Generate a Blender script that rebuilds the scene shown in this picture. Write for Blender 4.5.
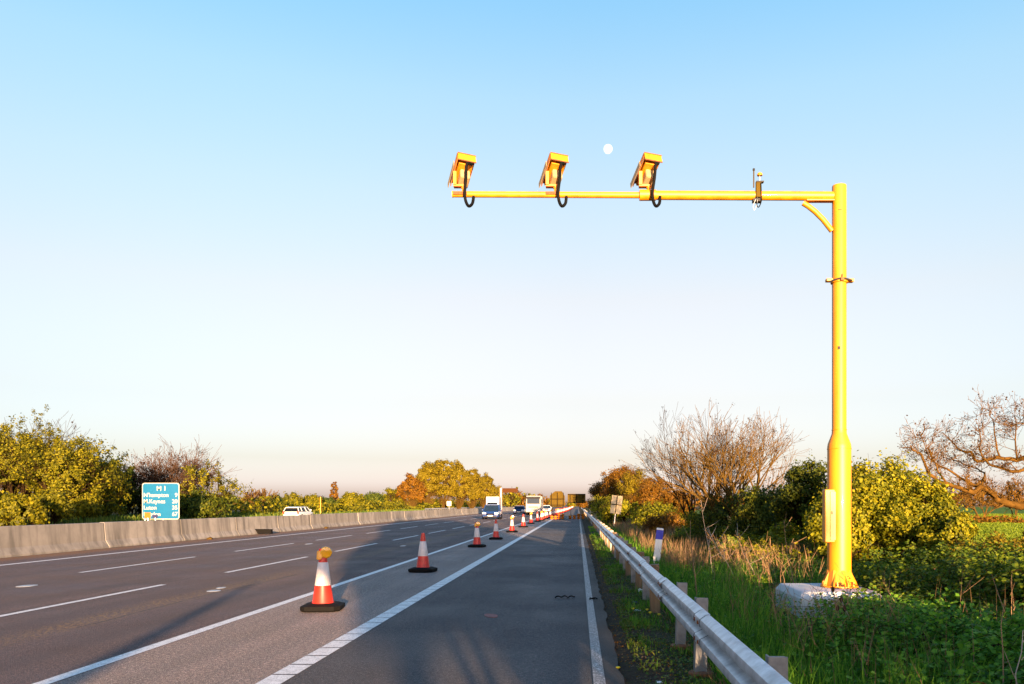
import bpy, bmesh, math, random
import numpy as np
from mathutils import Vector, Matrix, Euler

R = math.radians
SC = bpy.context.scene
COL = SC.collection
for o in list(bpy.data.objects): bpy.data.objects.remove(o, do_unlink=True)

# ------------------------------------------------------------------ camera, sky, sun, exposure
F = 800.0                      # focal length in pixels of a 1024 px wide frame
CX, CY, EYE = 578.0, 504.5, 1.7
cd = bpy.data.cameras.new('camera'); cam = bpy.data.objects.new('camera', cd); COL.objects.link(cam)
cam.location = (0, 0, EYE); cam.rotation_euler = (R(90), 0, 0)
cd.sensor_width = 36; cd.lens = 36*F/1024
cd.shift_x = -(CX-512)/1024; cd.shift_y = (CY-342)/1024
cd.clip_start = 0.05; cd.clip_end = 9000
SC.camera = cam

SUN_EL, SUN_AZ = 5.0, 12.5     # sun low behind the camera, a little to its right
W = bpy.data.worlds.new('World'); SC.world = W; W.use_nodes = True
nt = W.node_tree; nt.nodes.clear()
wo = nt.nodes.new('ShaderNodeOutputWorld'); bg = nt.nodes.new('ShaderNodeBackground')
sky = nt.nodes.new('ShaderNodeTexSky'); sky.sky_type = 'NISHITA'; sky.sun_disc = False
sky.sun_elevation = R(SUN_EL); sky.sun_rotation = R(180-SUN_AZ)
sky.air_density = 1.0; sky.dust_density = 1.2; sky.ozone_density = 2.2; sky.altitude = 100
hs = nt.nodes.new('ShaderNodeHueSaturation'); hs.inputs['Saturation'].default_value = 0.72
nt.links.new(sky.outputs[0], hs.inputs['Color'])
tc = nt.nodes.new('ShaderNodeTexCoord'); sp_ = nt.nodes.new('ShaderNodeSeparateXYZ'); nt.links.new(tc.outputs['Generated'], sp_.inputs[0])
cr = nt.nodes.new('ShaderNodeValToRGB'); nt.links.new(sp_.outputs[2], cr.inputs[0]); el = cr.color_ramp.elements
# sky colour graded by elevation; the unseen zenith made bluer to tint the shade
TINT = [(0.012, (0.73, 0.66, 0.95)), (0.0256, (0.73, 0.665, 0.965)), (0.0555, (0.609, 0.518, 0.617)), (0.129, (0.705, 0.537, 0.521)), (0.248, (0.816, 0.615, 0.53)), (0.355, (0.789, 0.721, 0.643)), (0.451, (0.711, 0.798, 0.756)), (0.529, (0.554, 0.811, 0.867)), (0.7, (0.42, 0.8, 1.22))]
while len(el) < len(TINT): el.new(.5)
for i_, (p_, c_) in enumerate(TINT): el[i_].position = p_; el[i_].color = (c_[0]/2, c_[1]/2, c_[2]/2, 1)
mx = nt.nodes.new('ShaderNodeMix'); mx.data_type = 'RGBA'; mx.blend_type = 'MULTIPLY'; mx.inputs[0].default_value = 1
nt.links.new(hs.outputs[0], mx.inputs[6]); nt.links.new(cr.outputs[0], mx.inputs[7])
sc_ = nt.nodes.new('ShaderNodeVectorMath'); sc_.operation = 'SCALE'
az = nt.nodes.new('ShaderNodeMapRange'); nt.links.new(sp_.outputs[0], az.inputs[0])
for i_, v_ in enumerate((.0, .5, 2.0, 2.3)): az.inputs[i_+1].default_value = v_
nt.links.new(az.outputs[0], sc_.inputs['Scale'])
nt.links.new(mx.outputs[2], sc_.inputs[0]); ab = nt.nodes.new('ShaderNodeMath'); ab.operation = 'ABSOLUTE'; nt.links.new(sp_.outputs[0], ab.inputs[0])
am = nt.nodes.new('ShaderNodeMapRange'); nt.links.new(ab.outputs[0], am.inputs[0])
for i_, v_ in enumerate((.15, .55, 0., 1.)): am.inputs[i_+1].default_value = v_
m2 = nt.nodes.new('ShaderNodeMix'); m2.data_type = 'RGBA'; m2.blend_type = 'MULTIPLY'; m2.clamp_result = False
nt.links.new(am.outputs[0], m2.inputs[0]); nt.links.new(sc_.outputs[0], m2.inputs[6]); m2.inputs[7].default_value = (.97, 1.05, 1.08, 1)
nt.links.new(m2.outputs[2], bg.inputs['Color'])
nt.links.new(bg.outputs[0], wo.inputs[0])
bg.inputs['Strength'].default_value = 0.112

sl = bpy.data.lights.new('sun', 'SUN'); sl.energy = 5.0; sl.angle = R(0.5); sl.color = (1.0, 0.62, 0.33)
so = bpy.data.objects.new('sun', sl); COL.objects.link(so)
sd = Vector((math.sin(R(SUN_AZ))*math.cos(R(SUN_EL)), -math.cos(R(SUN_AZ))*math.cos(R(SUN_EL)), math.sin(R(SUN_EL))))
so.rotation_euler = sd.to_track_quat('Z', 'Y').to_euler(); so.location = (0, 0, 60)

SC.render.engine = 'CYCLES'
SC.view_settings.view_transform = 'Standard'; SC.view_settings.look = 'None'
SC.view_settings.gamma = 1; SC.view_settings.use_curve_mapping = False
SC.view_settings.exposure = 2.45
SC.render.resolution_x = 1024; SC.render.resolution_y = 684
SC.cycles.max_bounces = 6; SC.cycles.transparent_max_bounces = 4

# ------------------------------------------------------------------ helpers
def at(px, py, z):
    return Vector(((px-CX)/F*z, z, EYE-(py-CY)/F*z))
def tag(o, label=None, cat=None, group=None, kind=None):
    if label: o['label'] = label
    if cat: o['category'] = cat
    if group: o['group'] = group
    if kind: o['kind'] = kind
    return o
def empty(name, loc=(0, 0, 0), rz=0.0):
    o = bpy.data.objects.new(name, None); COL.objects.link(o)
    o.location = loc; o.rotation_euler = (0, 0, rz); o.empty_display_size = 0.2
    return o
def copy_tree(o, parent=None):
    c = o.copy(); COL.objects.link(c); c.parent = parent
    for ch in o.children: copy_tree(ch, c)
    return c

class MB:
    """collects vertices / faces, then builds one mesh object"""
    def __init__(s): s.v = []; s.f = []; s.n = 0; s.va = []; s.fa = []; s.mi = []
    def raw(s, vs, fs, mi=0):
        k = s.n; s.v.extend([tuple(v) for v in vs]); s.n += len(vs)
        s.f.extend([tuple(i+k for i in f) for f in fs]); s.mi.extend([mi]*len(fs)); return s
    def box(s, c, d, rot=None, mi=0, taper=(1, 1)):
        x, y, z = [q/2 for q in d]; vs = []
        for sz in (-1, 1):
            tx, ty = (taper if sz == 1 else (1, 1))
            for sx, sy in ((-1, -1), (1, -1), (1, 1), (-1, 1)):
                vs.append(Vector((sx*x*tx, sy*y*ty, sz*z)))
        if rot is not None:
            m = rot.to_matrix() if isinstance(rot, Euler) else rot
            vs = [m @ v for v in vs]
        vs = [v+Vector(c) for v in vs]
        return s.raw(vs, [(3, 2, 1, 0), (4, 5, 6, 7), (0, 1, 5, 4), (1, 2, 6, 5), (2, 3, 7, 6), (3, 0, 4, 7)], mi)
    def tube(s, pts, rad, n=8, cap=True, mi=0):
        P = [Vector(p) for p in pts]; m = len(P)
        if not hasattr(rad, '__len__'): rad = [rad]*m
        vs = []; prev = None
        for i in range(m):
            t = (P[min(i+1, m-1)]-P[max(i-1, 0)])
            if t.length < 1e-9: t = Vector((0, 0, 1))
            t.normalize()
            if prev is None:
                a = Vector((1, 0, 0)) if abs(t.x) < .8 else Vector((0, 1, 0))
                u = t.cross(a).normalized()
            else:
                u = (prev - t*prev.dot(t))
                u = u.normalized() if u.length > 1e-6 else t.orthogonal().normalized()
            prev = u; w = t.cross(u)
            for k in range(n):
                a = 2*math.pi*k/n
                vs.append(P[i]+(u*math.cos(a)+w*math.sin(a))*rad[i])
        fs = []
        for i in range(m-1):
            for k in range(n):
                a = i*n+k; b = i*n+(k+1) % n
                fs.append((a, b, b+n, a+n))
        if cap:
            fs.append(tuple(range(n-1, -1, -1))); fs.append(tuple((m-1)*n+k for k in range(n)))
        return s.raw(vs, fs, mi)
    def lathe(s, prof, n=24, c=(0, 0, 0), mi=0, cap=True):
        vs = []; fs = []
        for r, z in prof:
            for k in range(n):
                a = 2*math.pi*k/n; vs.append((c[0]+r*math.cos(a), c[1]+r*math.sin(a), c[2]+z))
        for i in range(len(prof)-1):
            for k in range(n):
                a = i*n+k; b = i*n+(k+1) % n; fs.append((a, b, b+n, a+n))
        if cap:
            fs.append(tuple(range(n-1, -1, -1))); fs.append(tuple((len(prof)-1)*n+k for k in range(n)))
        return s.raw(vs, fs, mi)
    def prism(s, outline, axis, a, b, mi=0):
        """outline: list of (p,q) in the plane normal to axis"""
        def mk(p, q, t): return {'x': (t, p, q), 'y': (p, t, q), 'z': (p, q, t)}[axis]
        n = len(outline)
        vs = [mk(p, q, a) for p, q in outline]+[mk(p, q, b) for p, q in outline]
        fs = [tuple(range(n-1, -1, -1)), tuple(range(n, 2*n))]+[(i, (i+1) % n, n+(i+1) % n, n+i) for i in range(n)]
        return s.raw(vs, fs, mi)
    def build(s, name, mat, parent=None, smooth=False, bevel=0.0, loc=None, fixn=True):
        me = bpy.data.meshes.new(name); me.from_pydata([tuple(v) for v in s.v], [], s.f)
        mats = mat if isinstance(mat, (list, tuple)) else [mat]
        for m in mats: me.materials.append(m)
        if len(mats) > 1: me.polygons.foreach_set('material_index', s.mi)
        if fixn or bevel:
            bm = bmesh.new(); bm.from_mesh(me)
            if fixn: bmesh.ops.recalc_face_normals(bm, faces=bm.faces)
            if bevel:
                ed = [e for e in bm.edges if len(e.link_faces) == 2 and e.calc_face_angle(0) > R(35)]
                bmesh.ops.bevel(bm, geom=ed, offset=bevel, segments=2, affect='EDGES', profile=.5, clamp_overlap=True)
            bm.to_mesh(me); bm.free()
        if smooth:
            me.polygons.foreach_set('use_smooth', [True]*len(me.polygons))
            try: me.set_sharp_from_angle(angle=R(40))
            except Exception: pass
        me.update()
        o = bpy.data.objects.new(name, me); COL.objects.link(o)
        if parent: o.parent = parent
        if loc is not None: o.location = loc
        return o

def np_mesh(name, V, Fc, mat, parent=None, smooth=False):
    """V (N,3) float, Fc (M,k) int -> object"""
    V = np.ascontiguousarray(V, dtype=np.float32); Fc = np.ascontiguousarray(Fc, dtype=np.int32)
    k = Fc.shape[1]; m = len(Fc)
    me = bpy.data.meshes.new(name)
    me.vertices.add(len(V)); me.vertices.foreach_set('co', V.ravel())
    me.loops.add(m*k); me.loops.foreach_set('vertex_index', Fc.ravel())
    me.polygons.add(m); me.polygons.foreach_set('loop_start', np.arange(0, m*k, k, dtype=np.int32))
    me.materials.append(mat)
    me.update(calc_edges=True)
    if smooth: me.polygons.foreach_set('use_smooth', [True]*m)
    o = bpy.data.objects.new(name, me); COL.objects.link(o)
    if parent: o.parent = parent
    return o

# ------------------------------------------------------------------ materials
def newmat(name):
    m = bpy.data.materials.new(name); m.use_nodes = True; n = m.node_tree
    b = n.nodes['Principled BSDF']; return m, n, b
def N(n, t, **k):
    x = n.nodes.new(t)
    for a, v in k.items(): setattr(x, a, v)
    return x
def noise(n, scale, detail=4, rough=.55, vec=None, dist=0.0):
    x = n.nodes.new('ShaderNodeTexNoise'); x.inputs['Scale'].default_value = scale
    x.inputs['Detail'].default_value = detail; x.inputs['Roughness'].default_value = rough
    x.inputs['Distortion'].default_value = dist
    if vec is not None: n.links.new(vec, x.inputs['Vector'])
    return x.outputs[0]
def ramp(n, fac, stops):
    x = n.nodes.new('ShaderNodeValToRGB'); e = x.color_ramp.elements
    while len(e) < len(stops): e.new(.5)
    for i, (p, c) in enumerate(stops):
        e[i].position = p; e[i].color = (c[0], c[1], c[2], 1) if hasattr(c, '__len__') else (c, c, c, 1)
    n.links.new(fac, x.inputs[0]); return x.outputs[0]
def mix(n, fac, a, b, mode='MIX'):
    x = n.nodes.new('ShaderNodeMix'); x.data_type = 'RGBA'; x.blend_type = mode
    for sock, v in ((x.inputs[0], fac), (x.inputs[6], a), (x.inputs[7], b)):
        if hasattr(v, 'is_linked'): n.links.new(v, sock)
        elif hasattr(v, '__len__'): sock.default_value = (v[0], v[1], v[2], 1)
        else: sock.default_value = v
    return x.outputs[2]
def math_(n, op, a, b=None, c=None):
    x = n.nodes.new('ShaderNodeMath'); x.operation = op
    for i, v in enumerate((a, b, c)):
        if v is None: continue
        if hasattr(v, 'is_linked'): n.links.new(v, x.inputs[i])
        else: x.inputs[i].default_value = v
    return x.outputs[0]
def maprange(n, v, a, b, c=0., d=1.):
    x = n.nodes.new('ShaderNodeMapRange'); n.links.new(v, x.inputs[0])
    for i, q in enumerate((a, b, c, d)): x.inputs[i+1].default_value = q
    return x.outputs[0]
def bump(n, b, h, strength=.3, dist=.01):
    x = n.nodes.new('ShaderNodeBump'); x.inputs['Strength'].default_value = strength; x.inputs['Distance'].default_value = dist
    n.links.new(h, x.inputs['Height']); n.links.new(x.outputs[0], b.inputs['Normal'])
def pos(n):
    return n.nodes.new('ShaderNodeNewGeometry').outputs['Position']
def objc(n):
    return n.nodes.new('ShaderNodeTexCoord').outputs['Object']
def scaled(n, v, s):
    x = n.nodes.new('ShaderNodeMapping'); x.inputs['Scale'].default_value = s; n.links.new(v, x.inputs[0]); return x.outputs[0]

def simple(name, col, rough=.6, metal=0., var=.25, sc=6., bmp=0., coat=0., emis=None, world=False, streak=False):
    m, n, b = newmat(name)
    v = pos(n) if world else objc(n)
    if streak: v = scaled(n, v, (1, 1, .12))
    f = noise(n, sc, 6, .6, v)
    dark = tuple(c*(1-var) for c in col); lite = tuple(min(1, c*(1+var*.6)) for c in col)
    c = ramp(n, f, [(.3, dark), (.7, lite)])
    n.links.new(c, b.inputs['Base Color'])
    b.inputs['Roughness'].default_value = rough; b.inputs['Metallic'].default_value = metal
    b.inputs['Coat Weight'].default_value = coat
    if bmp: bump(n, b, noise(n, sc*6, 4, .6, v), bmp)
    if emis:
        b.inputs['Emission Color'].default_value = (*emis[0], 1); b.inputs['Emission Strength'].default_value = emis[1]
    return m

def leafmat(name, cols, trans=.45, clump=.6, tcol=None):
    """leaf colour differs from leaf to leaf and from clump to clump"""
    m, n, b = newmat(name)
    g = n.nodes.new('ShaderNodeNewGeometry')
    rnd = g.outputs['Random Per Island']; nz = noise(n, clump, 3, .6, g.outputs['Position'])
    f = math_(n, 'ADD', math_(n, 'MULTIPLY', rnd, .5), math_(n, 'MULTIPLY', nz, .55))
    st = [(i/(len(cols)-1)*.6+.2, c) for i, c in enumerate(cols)]
    c = ramp(n, f, st)
    n.links.new(c, b.inputs['Base Color']); b.inputs['Roughness'].default_value = .55
    b.inputs['Specular IOR Level'].default_value = .15
    tr = n.nodes.new('ShaderNodeBsdfTranslucent')
    n.links.new(c, tr.inputs[0])
    ms = n.nodes.new('ShaderNodeMixShader'); ms.inputs[0].default_value = trans
    out = n.nodes['Material Output']
    n.links.new(b.outputs[0], ms.inputs[1]); n.links.new(tr.outputs[0], ms.inputs[2]); n.links.new(ms.outputs[0], out.inputs[0])
    return m

def asphalt(name, base, warm, seam=False, grain=1.0, cracks=False):
    m, n, b = newmat(name); p = pos(n)
    long_ = noise(n, 1., 5, .6, scaled(n, p, (1.6, .045, 1)))
    patch = noise(n, .35, 5, .6, p)
    agg = noise(n, 85*grain, 2, .7, p)
    vor = n.nodes.new('ShaderNodeTexVoronoi'); vor.inputs['Scale'].default_value = 60*grain; n.links.new(p, vor.inputs['Vector'])
    c1 = ramp(n, long_, [(.34, tuple(q*.55 for q in base)), (.5, base), (.66, warm)])
    c2 = mix(n, ramp(n, patch, [(.35, 0), (.7, .6)]), c1, tuple(q*.75 for q in base))
    c3 = mix(n, ramp(n, agg, [(.42, 1), (.52, 0)]), c2, tuple(q*.45 for q in base))
    mid = noise(n, 22*grain, 4, .75, p)
    c3 = mix(n, ramp(n, mid, [(.42, .85), (.53, 0)]), c3, tuple(q*.4 for q in base))
    c3 = mix(n, ramp(n, mid, [(.55, 0), (.70, .5)]), c3, tuple(min(1, q*1.9) for q in warm))
    c4 = mix(n, ramp(n, agg, [(.58, 0), (.70, .8)]), c3, tuple(min(1, q*3.2) for q in warm))
    if seam:
        sx = n.nodes.new('ShaderNodeSeparateXYZ'); n.links.new(p, sx.inputs[0])
        wob = math_(n, 'ADD', sx.outputs[0], math_(n, 'MULTIPLY', math_(n, 'SUBTRACT', noise(n, .25, 2, .5, p), .5), .5))
        d = math_(n, 'ABSOLUTE', math_(n, 'SUBTRACT', wob, -7.15))
        band = maprange(n, d, .12, .45, 1., 0.)
        sp = ramp(n, noise(n, 26, 3, .7, scaled(n, p, (1, .45, 1))), [(.50, 0), (.58, 1)])
        c4 = mix(n, math_(n, 'MULTIPLY', math_(n, 'MULTIPLY', band, sp), ramp(n, noise(n, .22, 3, .6, p), [(.38, .25), (.6, 1)])), c4, (.24, .14, .042))
        for xx in (-6.9, -10.55, -14.2, -8.98):
            dd = math_(n, 'ABSOLUTE', math_(n, 'SUBTRACT', wob, xx))
            c4 = mix(n, math_(n, 'MULTIPLY', maprange(n, dd, .012, .03, .85, 0.), ramp(n, noise(n, .8, 3, .6, p), [(.42, 0), (.55, 1)])), c4, (.012, .011, .012))
        # wheel track darkening, oil line between tracks
        for xx in (-6.0, -7.9, -9.8, -11.5, -13.4, -15.2):
            dd = math_(n, 'ABSOLUTE', math_(n, 'SUBTRACT', wob, xx))
            c4 = mix(n, maprange(n, dd, 0, .5, .5, 0.), c4, tuple(q*.5 for q in base))
        oil = ramp(n, noise(n, .9, 4, .6, scaled(n, p, (1, .28, 1))), [(.60, 0), (.70, .55)])
        c4 = mix(n, oil, c4, tuple(q*.35 for q in base))
        # brown grit swept against the central barrier
        dd = maprange(n, sx.outputs[0], -16.9, -17.5, 0., 1.)
        c4 = mix(n, math_(n, 'MULTIPLY', dd, ramp(n, noise(n, 7, 5, .7, p), [(.35, .35), (.6, 1)])), c4, (.16, .075, .03))
    if cracks:
        sx = n.nodes.new('ShaderNodeSeparateXYZ'); n.links.new(p, sx.inputs[0])
        vc = n.nodes.new('ShaderNodeTexVoronoi'); vc.feature = 'DISTANCE_TO_EDGE'; vc.inputs['Scale'].default_value = .55
        nn = n.nodes.new('ShaderNodeVectorMath'); nn.operation = 'ADD'
        n.links.new(p, nn.inputs[0])
        nc = n.nodes.new('ShaderNodeTexNoise'); nc.inputs['Scale'].default_value = 1.5; n.links.new(p, nc.inputs[0]); n.links.new(nc.outputs[1], nn.inputs[1])
        n.links.new(nn.outputs[0], vc.inputs['Vector'])
        ck = ramp(n, vc.outputs['Distance'], [(.0, .55), (.012, 0)])
        c4 = mix(n, math_(n, 'MULTIPLY', ck, ramp(n, noise(n, .3, 2, .5, p), [(.45, 0), (.6, 1)])), c4, (.012, .012, .014))
        oil = ramp(n, noise(n, 1.3, 5, .65, scaled(n, p, (1, .4, 1))), [(.58, 0), (.70, .6)])
        c4 = mix(n, oil, c4, tuple(q*.4 for q in base))
        pale = ramp(n, noise(n, .7, 5, .7, scaled(n, p, (1.4, .5, 1))), [(.60, 0), (.74, .5)])
        c4 = mix(n, pale, c4, (.11, .105, .10))
        # gritty dark strip by the edge
        dd = maprange(n, math_(n, 'ADD', sx.outputs[0], math_(n, 'MULTIPLY', noise(n, 1.2, 5, .7, p), .35)), .15, .6, 0., 1.)
        c4 = mix(n, dd, c4, (.028, .024, .018))
    n.links.new(c4, b.inputs['Base Color'])
    n.links.new(ramp(n, patch, [(.3, .62), (.7, .9)]), b.inputs['Roughness'])
    h = math_(n, 'ADD', agg, math_(n, 'MULTIPLY', vor.outputs['Distance'], .6))
    bump(n, b, h, 1.0, .02)
    return m

M = {}
M['road'] = asphalt('carriageway_asphalt', (.084, .052, .052), (.155, .095, .080), seam=True)
M['shoulder'] = asphalt('hard_shoulder_asphalt', (.050, .049, .055), (.095, .082, .080), cracks=True, grain=.9)
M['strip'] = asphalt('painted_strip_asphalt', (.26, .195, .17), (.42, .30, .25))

def paint(name, wear=.5):
    m, n, b = newmat(name); p = pos(n)
    f = noise(n, 9, 6, .7, p); g = noise(n, 60, 3, .7, p)
    c = ramp(n, f, [(.3, (.50, .48, .44)), (.6, (.78, .76, .72))])
    w = ramp(n, g, [(wear-.14, 1), (wear-.02, 0)])
    c = mix(n, w, c, (.12, .11, .10))
    n.links.new(c, b.inputs['Base Color']); b.inputs['Roughness'].default_value = .6
    bump(n, b, g, .3, .004); return m
M['line'] = paint('road_marking_paint', .47); M['line_worn'] = paint('worn_marking_paint', .66)

def concrete(name, c0, c1, streaks=True):
    m, n, b = newmat(name); p = pos(n)
    f = noise(n, 1.3, 7, .65, p); s = noise(n, 2.2, 4, .6, scaled(n, p, (1, 1, .1))); g = noise(n, 30, 4, .7, p)
    c = ramp(n, f, [(.3, c0), (.7, c1)])
    if streaks: c = mix(n, ramp(n, s, [(.46, 0), (.66, .8)]), c, tuple(q*.38 for q in c0))
    c = mix(n, ramp(n, g, [(.6, 0), (.75, .5)]), c, tuple(q*.4 for q in c0))
    oi = n.nodes.new('ShaderNodeObjectInfo'); c = mix(n, math_(n, 'MULTIPLY', oi.outputs['Random'], .45), c, tuple(q*.55 for q in c0))
    n.links.new(c, b.inputs['Base Color']); b.inputs['Roughness'].default_value = .85
    bump(n, b, math_(n, 'ADD', math_(n, 'MULTIPLY', f, .25), g), .35, .008); return m
M['concrete'] = concrete('weathered_concrete', (.20, .19, .175), (.34, .32, .29))
M['block'] = concrete('pale_concrete', (.48, .47, .45), (.66, .65, .63), False)

def ground_mat():
    m, n, b = newmat('ground'); p = pos(n)
    sx = n.nodes.new('ShaderNodeSeparateXYZ'); n.links.new(p, sx.inputs[0]); X, Y = sx.outputs[0], sx.outputs[1]
    f = noise(n, 1.2, 6, .65, p); g = noise(n, 12, 5, .7, p); big = noise(n, .05, 4, .6, p)
    c = ramp(n, f, [(.3, (.020, .030, .008)), (.5, (.035, .055, .012)), (.7, (.07, .06, .025))])
    c = mix(n, ramp(n, g, [(.45, 0), (.65, .7)]), c, (.045, .028, .014))
    # mossy dirt next to the hard shoulder
    wob = math_(n, 'ADD', X, math_(n, 'MULTIPLY', noise(n, 2.0, 4, .7, p), .8))
    dirt = math_(n, 'MULTIPLY', maprange(n, wob, 1.9, 1.2, 0., 1.), maprange(n, X, -.5, .1, 0., 1.))
    dc = ramp(n, g, [(.35, (.018, .013, .009)), (.55, (.050, .036, .022)), (.7, (.035, .055, .010))])
    c = mix(n, dirt, c, dc)
    # the field on the right, with furrows and a dry strip
    fld = maprange(n, math_(n, 'ADD', X, math_(n, 'MULTIPLY', f, 3.)), 15., 17.5, 0., 1.)
    fc = ramp(n, noise(n, .6, 5, .65, scaled(n, p, (.2, 1.2, 1))), [(.3, (.045, .10, .012)), (.55, (.075, .16, .015)), (.75, (.11, .17, .02))])
    yy = math_(n, 'ADD', Y, math_(n, 'MULTIPLY', big, 60.))
    dry = math_(n, 'MULTIPLY', maprange(n, yy, 128, 132, 0, 1.), maprange(n, yy, 170, 175, 1., 0.))
    fc = mix(n, dry, fc, (.20, .12, .05))
    far = maprange(n, yy, 290, 320, 0, 1.)
    fc = mix(n, far, fc, (.16, .10, .04))
    c = mix(n, fld, c, fc)
    n.links.new(c, b.inputs['Base Color']); b.inputs['Roughness'].default_value = .95
    b.inputs['Specular IOR Level'].default_value = .1
    bump(n, b, math_(n, 'ADD', g, f), .8, .05); return m
M['ground'] = ground_mat()

M['yellow'] = simple('yellow_paint', (.58, .212, .002), .48, var=.30, sc=7, coat=.15, streak=True)
M['yellow_dull'] = simple('yellow_paint_grubby', (.54, .20, .003), .45, var=.25, sc=12)
M['cream'] = simple('cream_plastic', (.48, .36, .24), .45, var=.1)
M['cream_plate'] = simple('cream_sign_back', (.55, .44, .26), .7, var=.15)
M['pale_box'] = simple('pale_cream_plastic', (.34, .25, .13), .5, var=.1)
M['black_rubber'] = simple('black_rubber', (.0035, .0034, .0036), .8, var=.4, sc=20, bmp=.2)
M['black_rubber'].node_tree.nodes['Principled BSDF'].inputs['Specular IOR Level'].default_value = .12
M['black_metal'] = simple('black_metal', (.03, .03, .032), .5, var=.3)
M['rust'] = simple('rusty_steel', (.22, .08, .03), .85, var=.5, sc=30, bmp=.3)
M['cone_red'] = simple('cone_red', (.46, .016, .004), .42, var=.25, sc=9, coat=.1)
M['cone_white'] = simple('cone_sleeve_white', (.52, .48, .47), .42, var=.14, sc=9)
M['lamp_yellow'] = simple('lamp_yellow', (.70, .30, .005), .35, var=.15, sc=20, coat=.3)
M['lamp_amber'] = simple('amber_lens', (.62, .30, .006), .12, var=.1, sc=20, coat=.6)
M['red_plastic'] = simple('red_plastic', (.70, .03, .02), .3, var=.1)
M['galv'] = simple('galvanised_steel', (.52, .54, .57), .40, metal=.5, var=.38, sc=7, bmp=.05, world=True)
M['post_steel'] = simple('post_steel', (.19, .195, .20), .6, metal=.3, var=.35, sc=9, bmp=.1)
M['post_wood'] = simple('post_timber', (.15, .10, .055), .85, var=.45, sc=12, bmp=.3, streak=True)
M['white'] = simple('white_plastic', (.80, .80, .78), .4, var=.08)
M['blue'] = simple('blue_reflector', (.01, .03, .42), .35, var=.1)
M['sign_blue'] = simple('sign_blue', (.0004, .092, .21), .35, var=.06, sc=2)
M['sign_edge'] = simple('sign_white_border', (.34, .33, .30), .4, var=.05)
M['sign_back'] = simple('sign_back_aluminium', (.070, .046, .006), .7, metal=0, var=.25, sc=3)
M['sign_frame'] = simple('sign_back_frame', (.010, .007, .004), .8, metal=0, var=.3)
M['sign_brown'] = simple('message_sign_back', (.05, .018, .004), .6, var=.2)
M['sandbag'] = simple('sandbag', (.45, .14, .012), .8, var=.4, sc=9, bmp=.3)
M['orange'] = simple('orange_plate', (.30, .09, .004), .4, var=.1)
M['navy'] = simple('dark_blue_plate', (.002, .003, .06), .7, var=.1)
M['glass'] = simple('car_glass', (.006, .008, .012), .25, var=.2)
M['glass_blue'] = simple('windscreen', (.010, .022, .045), .3, var=.3)
M['car_blue'] = simple('car_paint_blue', (.012, .036, .14), .25, var=.1, coat=.8)
M['car_white'] = simple('car_paint_white', (.50, .50, .50), .25, var=.05, coat=.8)
M['lorry_white'] = simple('lorry_paint', (.27, .265, .25), .5, var=.12, sc=2)
M['car_silver'] = simple('car_paint_silver', (.45, .46, .48), .28, metal=.4, var=.06, coat=.8)
M['chrome'] = simple('headlamp_glass', (.85, .85, .82), .15, metal=.3, var=.1, coat=.5)
M['rim'] = simple('wheel_rim', (.4, .4, .42), .35, metal=.6, var=.1)
M['plate'] = simple('number_plate', (.80, .78, .70), .4, var=.05)
M['paper'] = simple('litter_paper', (.75, .74, .72), .6, var=.15, sc=20)
M['bark'] = simple('bark_brown', (.026, .016, .007), .9, var=.4, sc=10, bmp=.4, world=True)
M['bark_gold'] = simple('bark_lichen', (.075, .046, .011), .9, var=.4, sc=6, bmp=.4, world=True)
M['bark_oak'] = simple('bark_oak', (.085, .046, .009), .9, var=.5, sc=6, bmp=.5, world=True)
M['bark_grey'] = simple('bark_grey', (.060, .038, .027), .9, var=.4, sc=6, bmp=.4, world=True)
M['bark_dark'] = simple('bark_dark', (.035, .025, .016), .9, var=.4, sc=8, world=True)
M['stalk'] = simple('dead_stalk', (.26, .16, .09), .9, var=.3, sc=6, world=True)
M['stalk_pale'] = simple('bleached_stalk', (.36, .28, .22), .9, var=.2, sc=6, world=True)
M['bur'] = simple('seed_head', (.07, .035, .02), .95, var=.5, sc=60, bmp=.5)
L = {}
L['yellowgreen'] = leafmat('leaf_yellow_green', [(.036, .044, .004), (.115, .120, .006), (.26, .235, .010)])
L['green'] = leafmat('leaf_mid_green', [(.020, .040, .006), (.050, .080, .010), (.12, .145, .014)])
L['gold'] = leafmat('leaf_gold', [(.075, .058, .004), (.15, .120, .006), (.24, .19, .009)], clump=.25)
L['rust'] = leafmat('leaf_rusty', [(.07, .032, .004), (.15, .070, .006), (.25, .13, .009)], clump=.3)
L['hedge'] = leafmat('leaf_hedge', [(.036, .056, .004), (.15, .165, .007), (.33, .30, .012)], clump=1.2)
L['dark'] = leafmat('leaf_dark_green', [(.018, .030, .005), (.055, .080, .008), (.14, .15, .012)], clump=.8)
L['bramble'] = leafmat('leaf_bramble', [(.026, .085, .008), (.08, .21, .016), (.20, .38, .03)], clump=1.5)
L['bramble_old'] = leafmat('leaf_bramble_old', [(.026, .055, .008), (.085, .145, .012), (.20, .25, .02)], clump=1.5)
L['grass'] = leafmat('grass_green', [(.025, .09, .008), (.06, .19, .014), (.18, .33, .03)], clump=.9, trans=.4)
L['field'] = leafmat('field_grass_green', [(.045, .085, .006), (.10, .16, .008), (.17, .22, .012)], clump=.15, trans=.3)
L['weed'] = leafmat('verge_weed', [(.03, .065, .010), (.07, .13, .014), (.15, .16, .03)], clump=2, trans=.3)
L['dry'] = leafmat('grass_dry', [(.10, .060, .030), (.19, .12, .06), (.30, .20, .11)], clump=.7, trans=.3)
L['catkin'] = leafmat('bud_brown', [(.02, .009, .004), (.03, .014, .006), (.05, .024, .009)], clump=1, trans=.2)
L['dandelion'] = simple('dandelion_yellow', (.85, .62, .01), .6, var=.1)

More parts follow.
